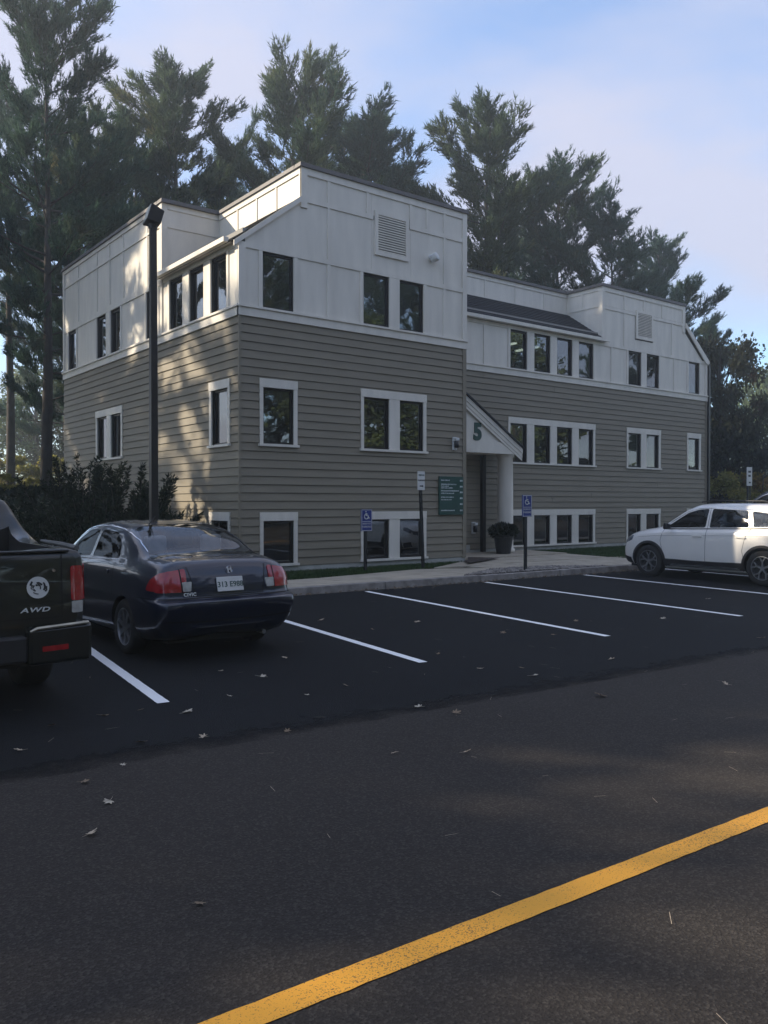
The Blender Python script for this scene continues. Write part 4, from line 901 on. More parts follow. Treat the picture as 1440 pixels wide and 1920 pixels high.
yew_at(YC, 1.7, 120, 930, 17.5, 'dark rounded yew behind the tailgate of the pickup', 2.3, 1.0)
yew_at(YC, 1.7, 72, 958, 16.0, 'flat topped dark yew beside the pickup cab', 4.0, 1.25)
yew_at(YC, 1.7, 12, 955, 16.5, 'dark yew hidden behind the pickup cab', 5.0, 1.3)

# trees beyond the frame: the ones left of the lot throw the shade, those across the road mirror in the windows
shade = [(-8, 27.5, PB, 20, 17.5), (-0.5, 30.5, PE, 20, 17), (-28, 29, PA, 18, 18.5), (-5, 36, PB, 20, 22), (-17, 34, PD, 18, 22), (-11, 42, PB, 20, 23), (-27, 38, PA, 18, 22), (2, 40, PD, 18, 22), (-36, 33, PB, 20, 22), (-20, 46, PA, 18, 23), (-11.5, 30.5, PD, 18, 19.5), (-19, 31, PA, 18, 20), (-24, 32, PD, 18, 20.5)]
for i, (x, y, h) in enumerate([(-6.6, 22.6, 15.0), (-10.2, 24.2, 16.9), (-13.8, 24.8, 17.4), (-17.2, 25.0, 17.4), (-20.6, 24.8, 16.9), (-24.2, 25.2, 16.5), (-28.0, 25.4, 16.6), (-31.5, 25.6, 16.8)]):  # unseen row, crowns and heights set to place the shade edge on the road
    t = plant_tree('unseen_shade_maple', BB, M['lightleaf'], (x, y, float(hgt(x, y))), 'unseen round crowned maple in the row shaped to shade the lot', 'tree', i * 2.3, h / 11.6, 1.0, 'unseen maples shading the lot'); t.scale = (h / 11.6 * .9, h / 11.6 * .9, h / 11.6)
for i, (x, y, ms, h0, h) in enumerate(shade):
    t = plant_tree('pine_tree', ms, M['pine'], (x, y, float(hgt(x, y))), 'tall pine in the grove uphill of the pickup shading the lot', 'tree', i * 1.7, h / true_h(ms), 1.0, 'pine grove shading the lot')
behind = [(-6, -24, BB, 11, 13, 'lightleaf'), (2, -27, PB, 20, 17, 'pineb'), (8, -22, BB, 11, 12, 'lightleaf'), (15, -26, PA, 18, 18, 'pine'), (22, -22, BB, 11, 13, 'lightleaf'), (30, -25, PD, 18, 17, 'pineb'), (37, -20, BB, 11, 12, 'lightleaf'), (45, -22, PB, 20, 18, 'pine'), (54, -16, BB, 11, 13, 'lightleaf'), (62, -10, PA, 18, 17, 'pine'), (-15, -20, PA, 18, 17, 'pine'), (-24, -12, BB, 11, 12, 'lightleaf'), (-30, -2, PB, 20, 16, 'pine')]
behind = [(x, y, ms, h0, h * 1.3, m) for x, y, ms, h0, h, m in behind] + [(x, -37 - (x * 7 % 5), (PB, PD, PA)[x % 3], 20, 24 + x % 4, 'pine') for x in range(-30, 80, 7)]
for i, (x, y, ms, h0, h, m) in enumerate(behind):
    g = thing('road_verge_tree', {'lightleaf': 'pale green tree across the road mirrored in the windows', 'autumn': 'golden autumn tree across the road mirrored in the windows', 'pine': 'dark pine across the road mirrored in the windows', 'pineb': 'olive pine across the road mirrored in the windows'}[m], 'tree', (x, y, -.06), i * 2.1, 'trees across the road')
    g.scale = (h / h0,) * 3; link('trunk', ms[0], None, g, world=False); c = link('crown', ms[1], None, g, world=False)
    if ms[1].materials[0] is not M[m]: c.material_slots[0].link = 'OBJECT'; c.material_slots[0].material = M[m]

for i, x in enumerate(range(-34, 80, 6)):
    g = thing('verge_bush', 'dense roadside bush across the road mirrored in the windows', 'bush', (x + (i * 37 % 5) * .5, -25 - (i * 53 % 7) * .6 + max(0, x - 40) * .4, -.06), i * 1.1, 'bushes across the road'); g.scale = (2.3, 2.3, 1.9 + (i * 29 % 6) * .16)
    link('trunk', BS[0], None, g, world=False); c = link('crown', BS[1], None, g, world=False); c.material_slots[0].link = 'OBJECT'; c.material_slots[0].material = M[('maple', 'lightleaf')[i % 2]]

# ================================================================== CARS
def pchip(x, y, xi):
    x = np.asarray(x, float); y = np.asarray(y, float); h = np.diff(x); d = np.diff(y) / h; m = np.zeros_like(y)
    for i in range(1, len(x) - 1):
        if d[i - 1] * d[i] > 0:
            w1, w2 = 2 * h[i] + h[i - 1], h[i] + 2 * h[i - 1]; m[i] = (w1 + w2) / (w1 / d[i - 1] + w2 / d[i])
    m[0], m[-1] = d[0], d[-1]
    k = np.clip(np.searchsorted(x, xi) - 1, 0, len(h) - 1); t = (xi - x[k]) / h[k]
    return (1 + 2 * t) * (1 - t) ** 2 * y[k] + t * (1 - t) ** 2 * h[k] * m[k] + t * t * (3 - 2 * t) * y[k + 1] + t * t * (t - 1) * h[k] * m[k + 1]

def loft(st, nseg=7, npt=5):
    """st: list of (y, [(x, z) ...], [dy ...] or None) half sections, same point count. Returns verts, faces of a closed solid."""
    Y = np.array([s[0] for s in st]); K = len(st[0][1]); par = np.arange(len(st)); pi = np.linspace(0, len(st) - 1, (len(st) - 1) * nseg + 1)
    C = np.zeros((len(pi), K, 3))
    cum = np.concatenate([[0], np.cumsum(np.maximum(.02, np.abs(np.diff(Y))))])
    ci = np.interp(pi, par, cum)
    for k in range(K):
        xx = [s[1][k][0] for s in st]; zz = [s[1][k][1] for s in st]; yy = [s[0] + (s[2][k] if len(s) > 2 and s[2] else 0) for s in st]
        C[:, k, 0] = pchip(cum, xx, ci); C[:, k, 1] = pchip(cum, yy, ci); C[:, k, 2] = pchip(cum, zz, ci)
    # smooth around the section (Catmull-Rom)
    half = []
    for k in range(K - 1):
        p0, p1, p2, p3 = C[:, max(k - 1, 0)], C[:, k], C[:, k + 1], C[:, min(k + 2, K - 1)]
        if k + 2 > K - 1: p3 = C[:, K - 2] * [-1, 1, 1]
        if k == 0: p0 = C[:, 1] * [-1, 1, 1]
        l = lambda a, b: np.maximum(1e-4, np.sqrt(((a - b) ** 2).sum(1)))[:, None]
        d1, d2, d3 = l(p0, p1), l(p1, p2), l(p2, p3)
        m1 = (p2 - p1) / d2 * .5 + (p1 - p0) / d1 * .5; m2 = (p2 - p1) / d2 * .5 + (p3 - p2) / d3 * .5
        for j in range(npt):
            t = j / npt; half.append((2 * t ** 3 - 3 * t ** 2 + 1) * p1 + (t ** 3 - 2 * t ** 2 + t) * d2 * m1 * .8 + (-2 * t ** 3 + 3 * t ** 2) * p2 + (t ** 3 - t ** 2) * d2 * m2 * .8)
    half.append(C[:, -1]); half = np.stack(half, 1); half[:, 0, 0] = 0; half[:, -1, 0] = 0
    ring = np.concatenate([half, half[:, -2:0:-1] * [-1, 1, 1]], 1); nr, nc = ring.shape[:2]
    V = ring.reshape(-1, 3); F = []
    for i in range(nr - 1):
        for j in range(nc): F.append((i * nc + j, (i + 1) * nc + j, (i + 1) * nc + (j + 1) % nc, i * nc + (j + 1) % nc))
    nh = half.shape[1]
    for base, fl in ((0, 1), ((nr - 1) * nc, -1)):
        for j in range(nh - 1):
            q4 = [base + j, base + j + 1, base + (nc - j - 1) % nc, base + (nc - j) % nc]; q4 = [a for i, a in enumerate(q4) if a not in q4[:i]]
            F.append(tuple(q4[::fl]))
    return [tuple(v) for v in V], F

def tmp_obj(v, f):
    me = bpy.data.meshes.new('tmp'); me.from_pydata(v, [], f); bm = bmesh.new(); bm.from_mesh(me); bmesh.ops.recalc_face_normals(bm, faces=bm.faces); bm.to_mesh(me); bm.free()
    o = bpy.data.objects.new('tmp', me); COL.objects.link(o); return o
def prism_cut(poly, axis, a, b):
    """cutter solid from a 2D polygon: axis X -> poly (y, z); axis Z -> poly (x, y); axis Y -> poly (x, z)"""
    f = {'X': lambda p, t: (t, p[0], p[1]), 'Z': lambda p, t: (p[0], p[1], t), 'Y': lambda p, t: (p[0], t, p[1])}[axis]
    mb = MB(); mb.prism([f(p, a) for p in poly], [f(p, b) for p in poly]); return mb.v, mb.f
def cyl_cut(y, z, r, x0, x1, n=40):
    return prism_cut([(y + r * math.cos(2 * math.pi * i / n), z + r * math.sin(2 * math.pi * i / n)) for i in range(n)], 'X', x0, x1)
def carve(v, f, cutters):
    o = tmp_obj(v, f); cs = [tmp_obj(*c) for c in cutters]
    for c in cs:
        b = o.modifiers.new('cut', 'BOOLEAN'); b.operation = 'DIFFERENCE'; b.solver = 'EXACT'; b.object = c
    bpy.context.view_layer.update()
    me = bpy.data.meshes.new_from_object(o.evaluated_get(bpy.context.evaluated_depsgraph_get()))
    for c in [o] + cs: d = c.data; bpy.data.objects.remove(c); bpy.data.meshes.remove(d)
    return me
def round_poly(pts, r=.04, n=4):
    out = []; N = len(pts)
    for i in range(N):
        a, b, c = Vector(pts[i - 1]), Vector(pts[i]), Vector(pts[(i + 1) % N]); u, w = (a - b), (c - b); rr = min(r, u.length * .45, w.length * .45); p, q_ = b + u.normalized() * rr, b + w.normalized() * rr
        for k in range(n + 1): t = k / n; out.append(tuple((1 - t) ** 2 * p + 2 * t * (1 - t) * b + t * t * q_))
    return out

class Car:
    def __init__(s, root, st, paint, nseg=7, npt=5):
        s.root = root; s.v, s.f = loft(st, nseg, npt); s.paint = paint
        o = tmp_obj(s.v, s.f); bm = bmesh.new(); bm.from_mesh(o.data); bmesh.ops.triangulate(bm, faces=bm.faces); s.bvh = BVHTree.FromBMesh(bm); bm.free(); d = o.data; bpy.data.objects.remove(o); bpy.data.meshes.remove(d)
    def body(s, cutters, name='body', dark='black'):
        me = carve(s.v, s.f, cutters); me.materials.clear(); me.materials.append(s.paint); me.materials.append(M[dark])
        for p in me.polygons:
            loc, n, i, d = s.bvh.find_nearest(p.center); p.material_index = 0 if d < .006 else 1; p.use_smooth = True
        bm = bmesh.new(); bm.from_mesh(me); bmesh.ops.remove_doubles(bm, verts=bm.verts, dist=.0004)
        for e in bm.edges:
            if len(e.link_faces) == 2: e.smooth = e.calc_face_angle(0) < R(32)
        bm.to_mesh(me); bm.free()
        o = bpy.data.objects.new(name, me); COL.objects.link(o); o.parent = s.root; return o
    def hit(s, p, axis, side):
        """project a 2D point on to the body from outside"""
        if axis == 'X': o, d = Vector((side * 3, p[0], p[1])), Vector((-side, 0, 0))
        elif axis == 'Z': o, d = Vector((p[0], p[1], 4)), Vector((0, 0, -1))
        else: o, d = Vector((p[0], side * 6, p[1])), Vector((0, -side, 0))
        loc, n, i, dist = s.bvh.ray_cast(o, d)
        if loc is None: loc, n, i, dist = s.bvh.find_nearest(o + d * {'X': 2.2, 'Z': 2.6, 'Y': 3.9}[axis])
        if n.dot(d) > 0: n = -n
        return loc, n
    def patch(s, name, poly, axis, side, m, parent=None, off=.004, skirt=.03, grid=.06, smooth=True):
        """a thin shell following the body inside a 2D outline"""
        pts = [Vector(p) for p in poly]; n = len(pts); dense = []
        for i in range(n):
            a, b = pts[i], pts[(i + 1) % n]; k = max(1, int((b - a).length / grid)); dense += [a.lerp(b, j / k) for j in range(k)]
        lo = [min(p[i] for p in dense) for i in (0, 1)]; hi = [max(p[i] for p in dense) for i in (0, 1)]; nb = len(dense)
        inner = []
        for gx_ in np.arange(lo[0] + grid / 2, hi[0], grid):
            for gy_ in np.arange(lo[1] + grid / 2, hi[1], grid): inner.append(Vector((gx_, gy_)))
        co, ed, fa, *_ = delaunay_2d_cdt(dense + inner, [(i, (i + 1) % nb) for i in range(nb)], [list(range(nb))], 2, 1e-5)
        ok = set(i for f_ in fa for i in f_); P = [s.hit(c, axis, side) for c in co]
        V = [tuple(l + nn * off) for l, nn in P]; F = [tuple(f_) for f_ in fa]
        cnt = {}
        for f_ in F:
            for a, b in zip(f_, f_[1:] + f_[:1]): cnt[(a, b)] = 1
        base = len(V); V += [tuple(l - nn * skirt) for l, nn in P]
        for (a, b) in list(cnt):
            if (b, a) not in cnt: F.append((b, a, base + a, base + b))
        me = bpy.data.meshes.new(name); me.from_pydata(V, [], F); bm = bmesh.new(); bm.from_mesh(me); bmesh.ops.delete(bm, geom=[v for v in bm.verts if not v.link_faces], context='VERTS'); bmesh.ops.recalc_face_normals(bm, faces=bm.faces)
        # outward check
        c0 = sum((f_.normal.dot(Vector({'X': (side, 0, 0), 'Z': (0, 0, 1), 'Y': (0, side, 0)}[axis])) for f_ in bm.faces), 0.0)
        if c0 < 0: bmesh.ops.reverse_faces(bm, faces=bm.faces)
        for f_ in bm.faces: f_.smooth = True
        for e in bm.edges:
            if len(e.link_faces) == 2: e.smooth = e.calc_face_angle(0) < R(40)
        bm.to_mesh(me); bm.free()
        o = bpy.data.objects.new(name, me); me.materials.append(m); COL.objects.link(o); o.parent = parent or s.root; return o
    def seam(s, name, line, axis, side, m, w=.007, off=.0025, parent=None, step=.05):
        pts = []
        for a, b in zip(line, line[1:]):
            a, b = Vector(a), Vector(b); k = max(1, int((b - a).length / step)); pts += [a.lerp(b, j / k) for j in range(k)]
        pts.append(Vector(line[-1])); mb = MB(); L = []
        for i, p in enumerate(pts):
            l, n = s.hit(p, axis, side); L.append((l, n))
        vs = []
        for i, (l, n) in enumerate(L):
            d = L[min(i + 1, len(L) - 1)][0] - L[max(i - 1, 0)][0]; q_ = d.cross(n).normalized() * w / 2; vs += [l + q_ + n * off, l - q_ + n * off]
        mb.add(vs, [(2 * i, 2 * i + 1, 2 * i + 3, 2 * i + 2) for i in range(len(L) - 1)]); return mb.build(name, m, parent or s.root, world=False)

def wheel(root, x, y, r, wdt, side, spokes, rimr, style='plain', rim_m=None):
    """tyre with a rim of real spokes; side = +1 right, -1 left"""
    mb = MB(); h = wdt / 2
    mb.lathe([(rimr * .96, -h * .9), (rimr * 1.06, -h), (r * .93, -h), (r * .985, -h * .78), (r, -h * .4), (r, h * .4), (r * .985, h * .78), (r * .93, h), (rimr * 1.06, h), (rimr * .96, h * .9), (rimr * .96, -h * .9)], 36, (0, 0, 0), 'X')
    t = mb.build('wheel', M['tyre'], root, world=False, smooth=True); t.location = (x, y, r)
    mb = MB(); o = side * h
    mb.lathe([(rimr * 1.0, o * .96), (rimr * .94, o * .98), (rimr * .92, o * .7), (rimr * .9, -o * .8)], 36, (0, 0, 0), 'X')
    d_ = o * .86
    mb.lathe([(0, d_), (rimr * .16, d_), (rimr * .2, d_ - side * .01), (rimr * .2, d_ - side * .05)], 16, (0, 0, 0), 'X')
    for k in range(spokes):
        a = 2 * math.pi * k / spokes + .3
        def sp(a0, r0, w0, a1, r1, w1):
            p, q_ = Vector((0, math.cos(a0) * r0, math.sin(a0) * r0)), Vector((0, math.cos(a1) * r1, math.sin(a1) * r1)); n = Vector((0, -(q_ - p).z, (q_ - p).y)).normalized(); X = Vector((1, 0, 0))
            mb.hexa([p - n * w0 + X * d_, q_ - n * w1 + X * d_, q_ + n * w1 + X * d_, p + n * w0 + X * d_], [p - n * w0 + X * (d_ - side * .035), q_ - n * w1 + X * (d_ - side * .035), q_ + n * w1 + X * (d_ - side * .035), p + n * w0 + X * (d_ - side * .035)])
        if style == 'Y':
            sp(a, rimr * .12, .022, a, rimr * .55, .017); sp(a, rimr * .5, .015, a + .28, rimr * .95, .013); sp(a, rimr * .5, .015, a - .28, rimr * .95, .013)
        else: sp(a, rimr * .12, .03, a, rimr * .95, .021)
    mb.build('rim', rim_m or M['alloy'], t, world=False)
    mb = MB(); mb.lathe([(0, o * .3), (rimr * .9, o * .3)], 24, (0, 0, 0), 'X'); mb.build('brake_disc', M['black'], t, world=False)
    return t

def seat(root, x, y, z, m, bench=False, w=.5):
    mb = MB(); mb.hexa([(x - w / 2, y - .12, z), (x + w / 2, y - .12, z), (x + w / 2, y + .0, z), (x - w / 2, y + .0, z)], [(x - w / 2 + .05, y - .26, z + .56), (x + w / 2 - .05, y - .26, z + .56), (x + w / 2 - .05, y - .16, z + .56), (x - w / 2 + .05, y - .16, z + .56)])
    mb.box(x - w / 2, x + w / 2, y - .0, y + .45, z - .05, z + .12); o = mb.build('seat', m, root, world=False, bevel=.04)
    for hx in ((x,) if not bench else (x - w * .32, x + w * .32)):
        mb = MB(); mb.box(hx - .13, hx + .13, y - .27, y - .17, z + .58, z + .78); mb.build('headrest', m, o, world=False, bevel=.035)

def paint(name, col, metal=.0, rough=.35, flake=.1, coat=1.0): return mat(name, col, rough, flake, 2.0, 0, metal=metal, coat=coat, spec=.35)
M.update(navy=paint('navy_car_paint', (.003, .007, .024)), pearl=paint('pearl_white_paint', (.72, .70, .67), .1, .32, .03, 1.0), greenblack=paint('dark_green_truck_paint', (.007, .009, .008), coat=.7), darkgrey=paint('charcoal_car_paint', (.012, .015, .022)),
         tyre=mat('tyre_rubber', (.014, .014, .014), .85, .2, 12), alloy=mat('alloy_rim', (.42, .43, .45), .32, .1, 6, metal=.9), alloy_dark=mat('two_tone_rim', (.30, .31, .33), .35, .2, 6, metal=.85),
         redlens=mat('red_lens', (.32, .008, .014), .18, .2, 20, coat=1.0), clearlens=mat('clear_lens', (.42, .42, .40), .15, .2, 20, coat=1.0), headlens=mat('headlamp_lens', (.10, .12, .15), .08, .5, 12, coat=1.0), chrome=mat('chrome', (.62, .63, .65), .12, .05, 4, metal=1.0),
         carglass=glassmat('car_glass', (.62, .66, .68), .05, 1.0), darkglass=glassmat('tinted_car_glass', (.10, .12, .12), .03, .14), fabric=mat('grey_seat_cloth', (.22, .23, .24), .9, .15, 15), beige=mat('pale_seat_cloth', (.36, .37, .38), .9, .1, 15), cladding=mat('black_cladding', (.018, .018, .02), .6, .15, 8), gap=mat('panel_gap', (.004, .004, .005), .8, 0))

# ---------------------------------------------------------------- sedan
def sedan():
    p = Vector((4.06, 7.80, 0)); rz = R(0.4); fw = Vector((math.sin(-rz), math.cos(rz), 0)); p = p + fw * 2.2
    root = thing('sedan_car', 'dark navy blue sedan with red tail lamps parked nose to the kerb', 'car', p, rz); root.scale = (.96, .96, .97); root.location = p - fw * .06
    st = [(-2.215, [(0, .36), (.40, .36), (.50, .40), (.56, .56), (.55, .78), (.52, .88), (.42, .94), (.22, .965), (0, .97)], [0, 0, 0, -.005, .03, .06, .08, .09, .09]),
          (-2.17, [(0, .29), (.60, .29), (.70, .36), (.75, .56), (.715, .82), (.66, .93), (.54, .99), (.28, 1.01), (0, 1.015)], [.03, .03, .01, -.02, .035, .06, .08, .085, .085]),
          (-2.06, [(0, .25), (.68, .25), (.79, .36), (.825, .57), (.78, .87), (.71, .975), (.57, 1.03), (.28, 1.045), (0, 1.05)], [.03, .03, .01, -.02, .02, .04, .05, .05, .05]),
          (-1.85, [(0, .22), (.72, .22), (.82, .35), (.848, .60), (.80, .91), (.725, 1.005), (.59, 1.05), (.28, 1.065), (0, 1.07)]),
          (-1.62, [(0, .20), (.74, .20), (.838, .34), (.855, .62), (.81, .935), (.735, 1.03), (.61, 1.07), (.30, 1.085), (0, 1.09)]),
          (-1.2, [(0, .19), (.75, .19), (.842, .33), (.857, .62), (.818, .95), (.765, 1.04), (.655, 1.215), (.42, 1.265), (0, 1.275)]),
          (-.78, [(0, .19), (.75, .19), (.842, .33), (.857, .62), (.82, .955), (.77, 1.04), (.615, 1.335), (.44, 1.395), (0, 1.415)]),
          (-.1, [(0, .19), (.75, .19), (.842, .33), (.857, .62), (.82, .95), (.77, 1.03), (.60, 1.375), (.46, 1.43), (0, 1.445)]),
          (.45, [(0, .19), (.75, .19), (.842, .33), (.857, .62), (.815, .94), (.765, 1.01), (.60, 1.34), (.46, 1.395), (0, 1.41)]),
          (.9, [(0, .19), (.75, .19), (.842, .33), (.855, .62), (.81, .93), (.76, .985), (.66, 1.14), (.47, 1.19), (0, 1.205)]),
          (1.35, [(0, .2), (.75, .2), (.84, .33), (.85, .61), (.805, .91), (.735, .955), (.62, .985), (.34, 1.0), (0, 1.005)]),
          (1.8, [(0, .22), (.72, .22), (.82, .33), (.84, .58), (.78, .82), (.70, .87), (.55, .90), (.3, .915), (0, .92)]),
          (2.1, [(0, .24), (.62, .24), (.72, .32), (.76, .5), (.70, .68), (.62, .74), (.48, .77), (.26, .785), (0, .79)]),
          (2.22, [(0, .3), (.4, .3), (.48, .34), (.52, .48), (.48, .6), (.42, .64), (.32, .66), (.18, .67), (0, .67)])]
    st2 = []
    for i, q_ in enumerate(st):          # extra points make the bumper shelf and the lower edge of the boot lid
        P_ = list(q_[1]); D_ = list(q_[2]) if len(q_) > 2 and q_[2] else [0] * 9
        if i < 4:
            w_ = (1, 1, .9, .5)[i]; A_ = (P_[3][0] * .995, .625); B_ = (P_[3][0] * (.975, .975, .985, .992)[i], .66)
            D_ = D_[:3] + [-.05 * w_ + D_[3], -.055 * w_, .035 * w_] + [d + .035 * w_ for d in D_[4:]]
        else:
            l_ = lambda t: (P_[3][0] * (1 - t) + P_[4][0] * t, P_[3][1] * (1 - t) + P_[4][1] * t); A_, B_ = l_(.2), l_(.35); D_ = D_[:4] + [0, 0] + D_[4:]
        st2.append((q_[0], P_[:4] + [A_, B_] + P_[4:], D_))
    c = Car(root, st2, M['navy'])
    cav = [(-1.62, [(0, .8), (.55, .8), (.6, .82), (.62, .86), (.63, .94), (.61, .99), (.5, 1.02), (.3, 1.035), (0, 1.04)]), (-1.2, [(0, .5), (.6, .5), (.70, .52), (.74, .7), (.74, .94), (.71, 1.02), (.61, 1.17), (.40, 1.22), (0, 1.235)]),
           (-.78, [(0, .4), (.6, .4), (.72, .42), (.76, .7), (.76, .95), (.72, 1.03), (.575, 1.30), (.42, 1.355), (0, 1.375)]), (-.1, [(0, .4), (.6, .4), (.72, .42), (.76, .7), (.76, .94), (.72, 1.02), (.56, 1.335), (.44, 1.39), (0, 1.405)]),
           (.45, [(0, .4), (.6, .4), (.72, .42), (.76, .7), (.76, .93), (.715, 1.0), (.56, 1.30), (.44, 1.355), (0, 1.37)]), (.95, [(0, .4), (.6, .4), (.72, .42), (.74, .7), (.74, .9), (.70, .95), (.60, 1.05), (.42, 1.1), (0, 1.115)])]
    rw = round_poly([(-.665, -1.70), (.665, -1.70), (.53, -.84), (-.53, -.84)], .08); ws = round_poly([(-.62, 1.24), (.62, 1.24), (.47, .52), (-.47, .52)], .07)
    sw1 = round_poly([(-.98, 1.035), (-.10, 1.02), (-.10, 1.335), (-.62, 1.315), (-.86, 1.21)], .05); sw2 = round_poly([(-.03, 1.02), (.92, 1.0), (.62, 1.21), (.36, 1.315), (-.03, 1.335)], .05)
    cut = [loft(cav, 5, 3)] + [prism_cut(q_, 'X', -2, 2) for q_ in (sw1, sw2)] + [prism_cut(rw, 'Z', 1.015, 2), prism_cut(ws, 'Z', 1.0, 2)]
    for y in (-1.28, 1.34):
        for s in (-1, 1): cut.append(cyl_cut(y, .31, .335, s * .58, s * 1.2))
    c.body(cut)
    c.patch('rear_window', rw, 'Z', 1, M['carglass'], off=-.004, skirt=.004); c.patch('windscreen', ws, 'Z', 1, M['carglass'], off=-.004, skirt=.004)
    for s in (-1, 1):
        for q_ in (sw1, sw2): c.patch('side_window', q_, 'X', s, M['darkglass'], off=-.004, skirt=.004)
        # window frame lines, door gaps, rub line
        c.seam('window_trim', [(-1.02, 1.02), (-.3, 1.005), (.95, .985)], 'X', s, M['chrome'], .012, .004)
        c.seam('roof_drip_trim', [(-1.45, 1.12), (-1.2, 1.235), (-.95, 1.31), (-.7, 1.355), (-.2, 1.385), (.4, 1.35), (.9, 1.15)], 'X', s, M['chrome'], .010, .003)
        c.seam('door_gap', [(-.06, 1.36), (-.065, .9), (-.06, .34)], 'X', s, M['gap']); c.seam('door_gap', [(-.95, 1.0), (-.93, .8), (-.98, .62)], 'X', s, M['gap']); c.seam('door_gap', [(.95, .96), (1.0, .6), (.96, .34)], 'X', s, M['gap'])
        for hy in (-.72, .18): c.patch('door_handle', round_poly([(hy - .1, .86), (hy + .1, .86), (hy + .1, .90), (hy - .1, .90)], .015), 'X', s, M['navy'], off=.02, grid=.05)
        # tail lamp: rear face and the part wrapped on to the wing
        tl = c.patch('tail_lamp', round_poly([(s * .49, .965), (s * .70, .935), (s * .80, .82), (s * .80, .73), (s * .50, .73)], .03), 'Y', -1, M['redlens'], off=.012, grid=.03)
        c.patch('reverse_lens', round_poly([(s * .44, .83), (s * .545, .83), (s * .545, .735), (s * .455, .735)], .012), 'Y', -1, M['clearlens'], tl, off=.018, grid=.03)
        c.patch('lamp_wrap', round_poly([(-2.12, .735), (-1.88, .75), (-1.92, .84), (-2.03, .93), (-2.09, .94)], .03), 'X', s, M['redlens'], tl, off=.010, grid=.03)
        c.patch('head_lamp', round_poly([(s * .40, .70), (s * .68, .74), (s * .72, .60), (s * .46, .56)], .04), 'Y', 1, M['headlens'], off=.006, grid=.04)
        for y in (-1.28, 1.34): wheel(root, s * .745, y, .305, .19, s, 7, .205)
        mb = MB(); mb.hexa([(s * .86, .80, .98), (s * .86, .88, .98), (s * .86, .88, 1.1), (s * .86, .80, 1.1)], [(s * 1.0, .78, .99), (s * 1.0, .88, .99), (s * 1.0, .88, 1.10), (s * 1.0, .78, 1.10)]); mb.build('mirror', M['navy'], root, world=False, bevel=.025)
    # trunk lid, bumper lines, plate, badges
    c.seam('trunk_gap', [(-.47, .985), (-.43, .82), (-.40, .68), (.40, .68), (.43, .82), (.47, .985)], 'Y', -1, M['gap'], .010)
    c.seam('bumper_gap', [(-.78, .662), (.78, .662)], 'Y', -1, M['gap'], .014, .004)
    c.seam('bumper_groove', [(-.74, .44), (-.3, .42), (.3, .42), (.74, .44)], 'Y', -1, M['gap'], .016, .004); c.seam('lamp_gap', [(-.555, .96), (-.55, .73)], 'Y', -1, M['gap'], .012, .015); c.seam('lamp_gap', [(.555, .96), (.55, .73)], 'Y', -1, M['gap'], .012, .015)
    c.seam('wing_gap', [(-2.2, .66), (-1.9, .665), (-1.62, .66)], 'X', -1, M['gap']); c.seam('wing_gap', [(-2.2, .66), (-1.9, .665), (-1.62, .66)], 'X', 1, M['gap'])
    l, n = c.hit((0, .785), 'Y', -1)
    tilt = Matrix.Translation(l + n * .024) @ Matrix.Rotation(R(90) - math.asin(max(-1, min(1, n.z))) * 1, 4, 'X')
    mb = MB(); mb.box(-.155, .155, -.078, .078, -.012, .004); pl = mb.build('licence_plate', M['signwhite'], root, world=False, bevel=.004); pl.data.transform(tilt)
    me = text_mesh('313 E988', .082, .001, .001); me.transform(tilt @ Matrix.Translation((0, -.006, .0055))); link('plate_number', me, M['green'], pl, world=False)
    for nm, tx, sz, q_ in (('model_badge', 'CIVIC', .05, (-.47, .70)), ('maker_badge', 'H', .075, (.02, .935))):
        l, n = c.hit(q_, 'Y', -1); me = text_mesh(tx, sz, .003, .0015, spacing=1.15)
        me.transform(Matrix.Translation(l + n * .014) @ Matrix.Rotation(R(90) - math.asin(n.z), 4, 'X')); bd = link(nm, me, M['grey_fix'], root, world=False)
        if tx == 'H':
            mb = MB(); mb.tube([l + n * .014 + Vector((.042 * math.cos(a), 0, .036 * math.sin(a))) for a in np.linspace(0, 6.283, 17)], .0035, 5, cap=False); mb.build('badge_ring', M['chrome'], bd, world=False)
    # parcel shelf lamp, seats, aerial
    for x in (-.36, .36): seat(root, x, .02, .52, M['fabric'])
    seat(root, 0, -.78, .5, M['beige'], True, 1.1)
    mb = MB(); mb.box(-.5, .5, -1.36, -1.0, .98, 1.0); mb.build('parcel_shelf', M['black'], root, world=False)
    mb = MB(); mb.tube([(-.33, -.72, 1.385), (-.34, -.85, 1.44), (-.35, -1.0, 1.50)], [.012, .007, .004], 6); mb.box(-.36, -.30, -.76, -.66, 1.375, 1.40); mb.build('aerial', M['black'], root, world=False)
    mb = MB(); mb.box(-.6, .6, -1.9, 1.9, .17, .24); mb.build('underbody', M['black'], root, world=False)
    mb = MB(); mb.tube([(.42, -1.8, .25), (.42, -2.17, .24)], .025, 10); mb.build('exhaust_pipe', M['alloy'], root, world=False)
sedan()

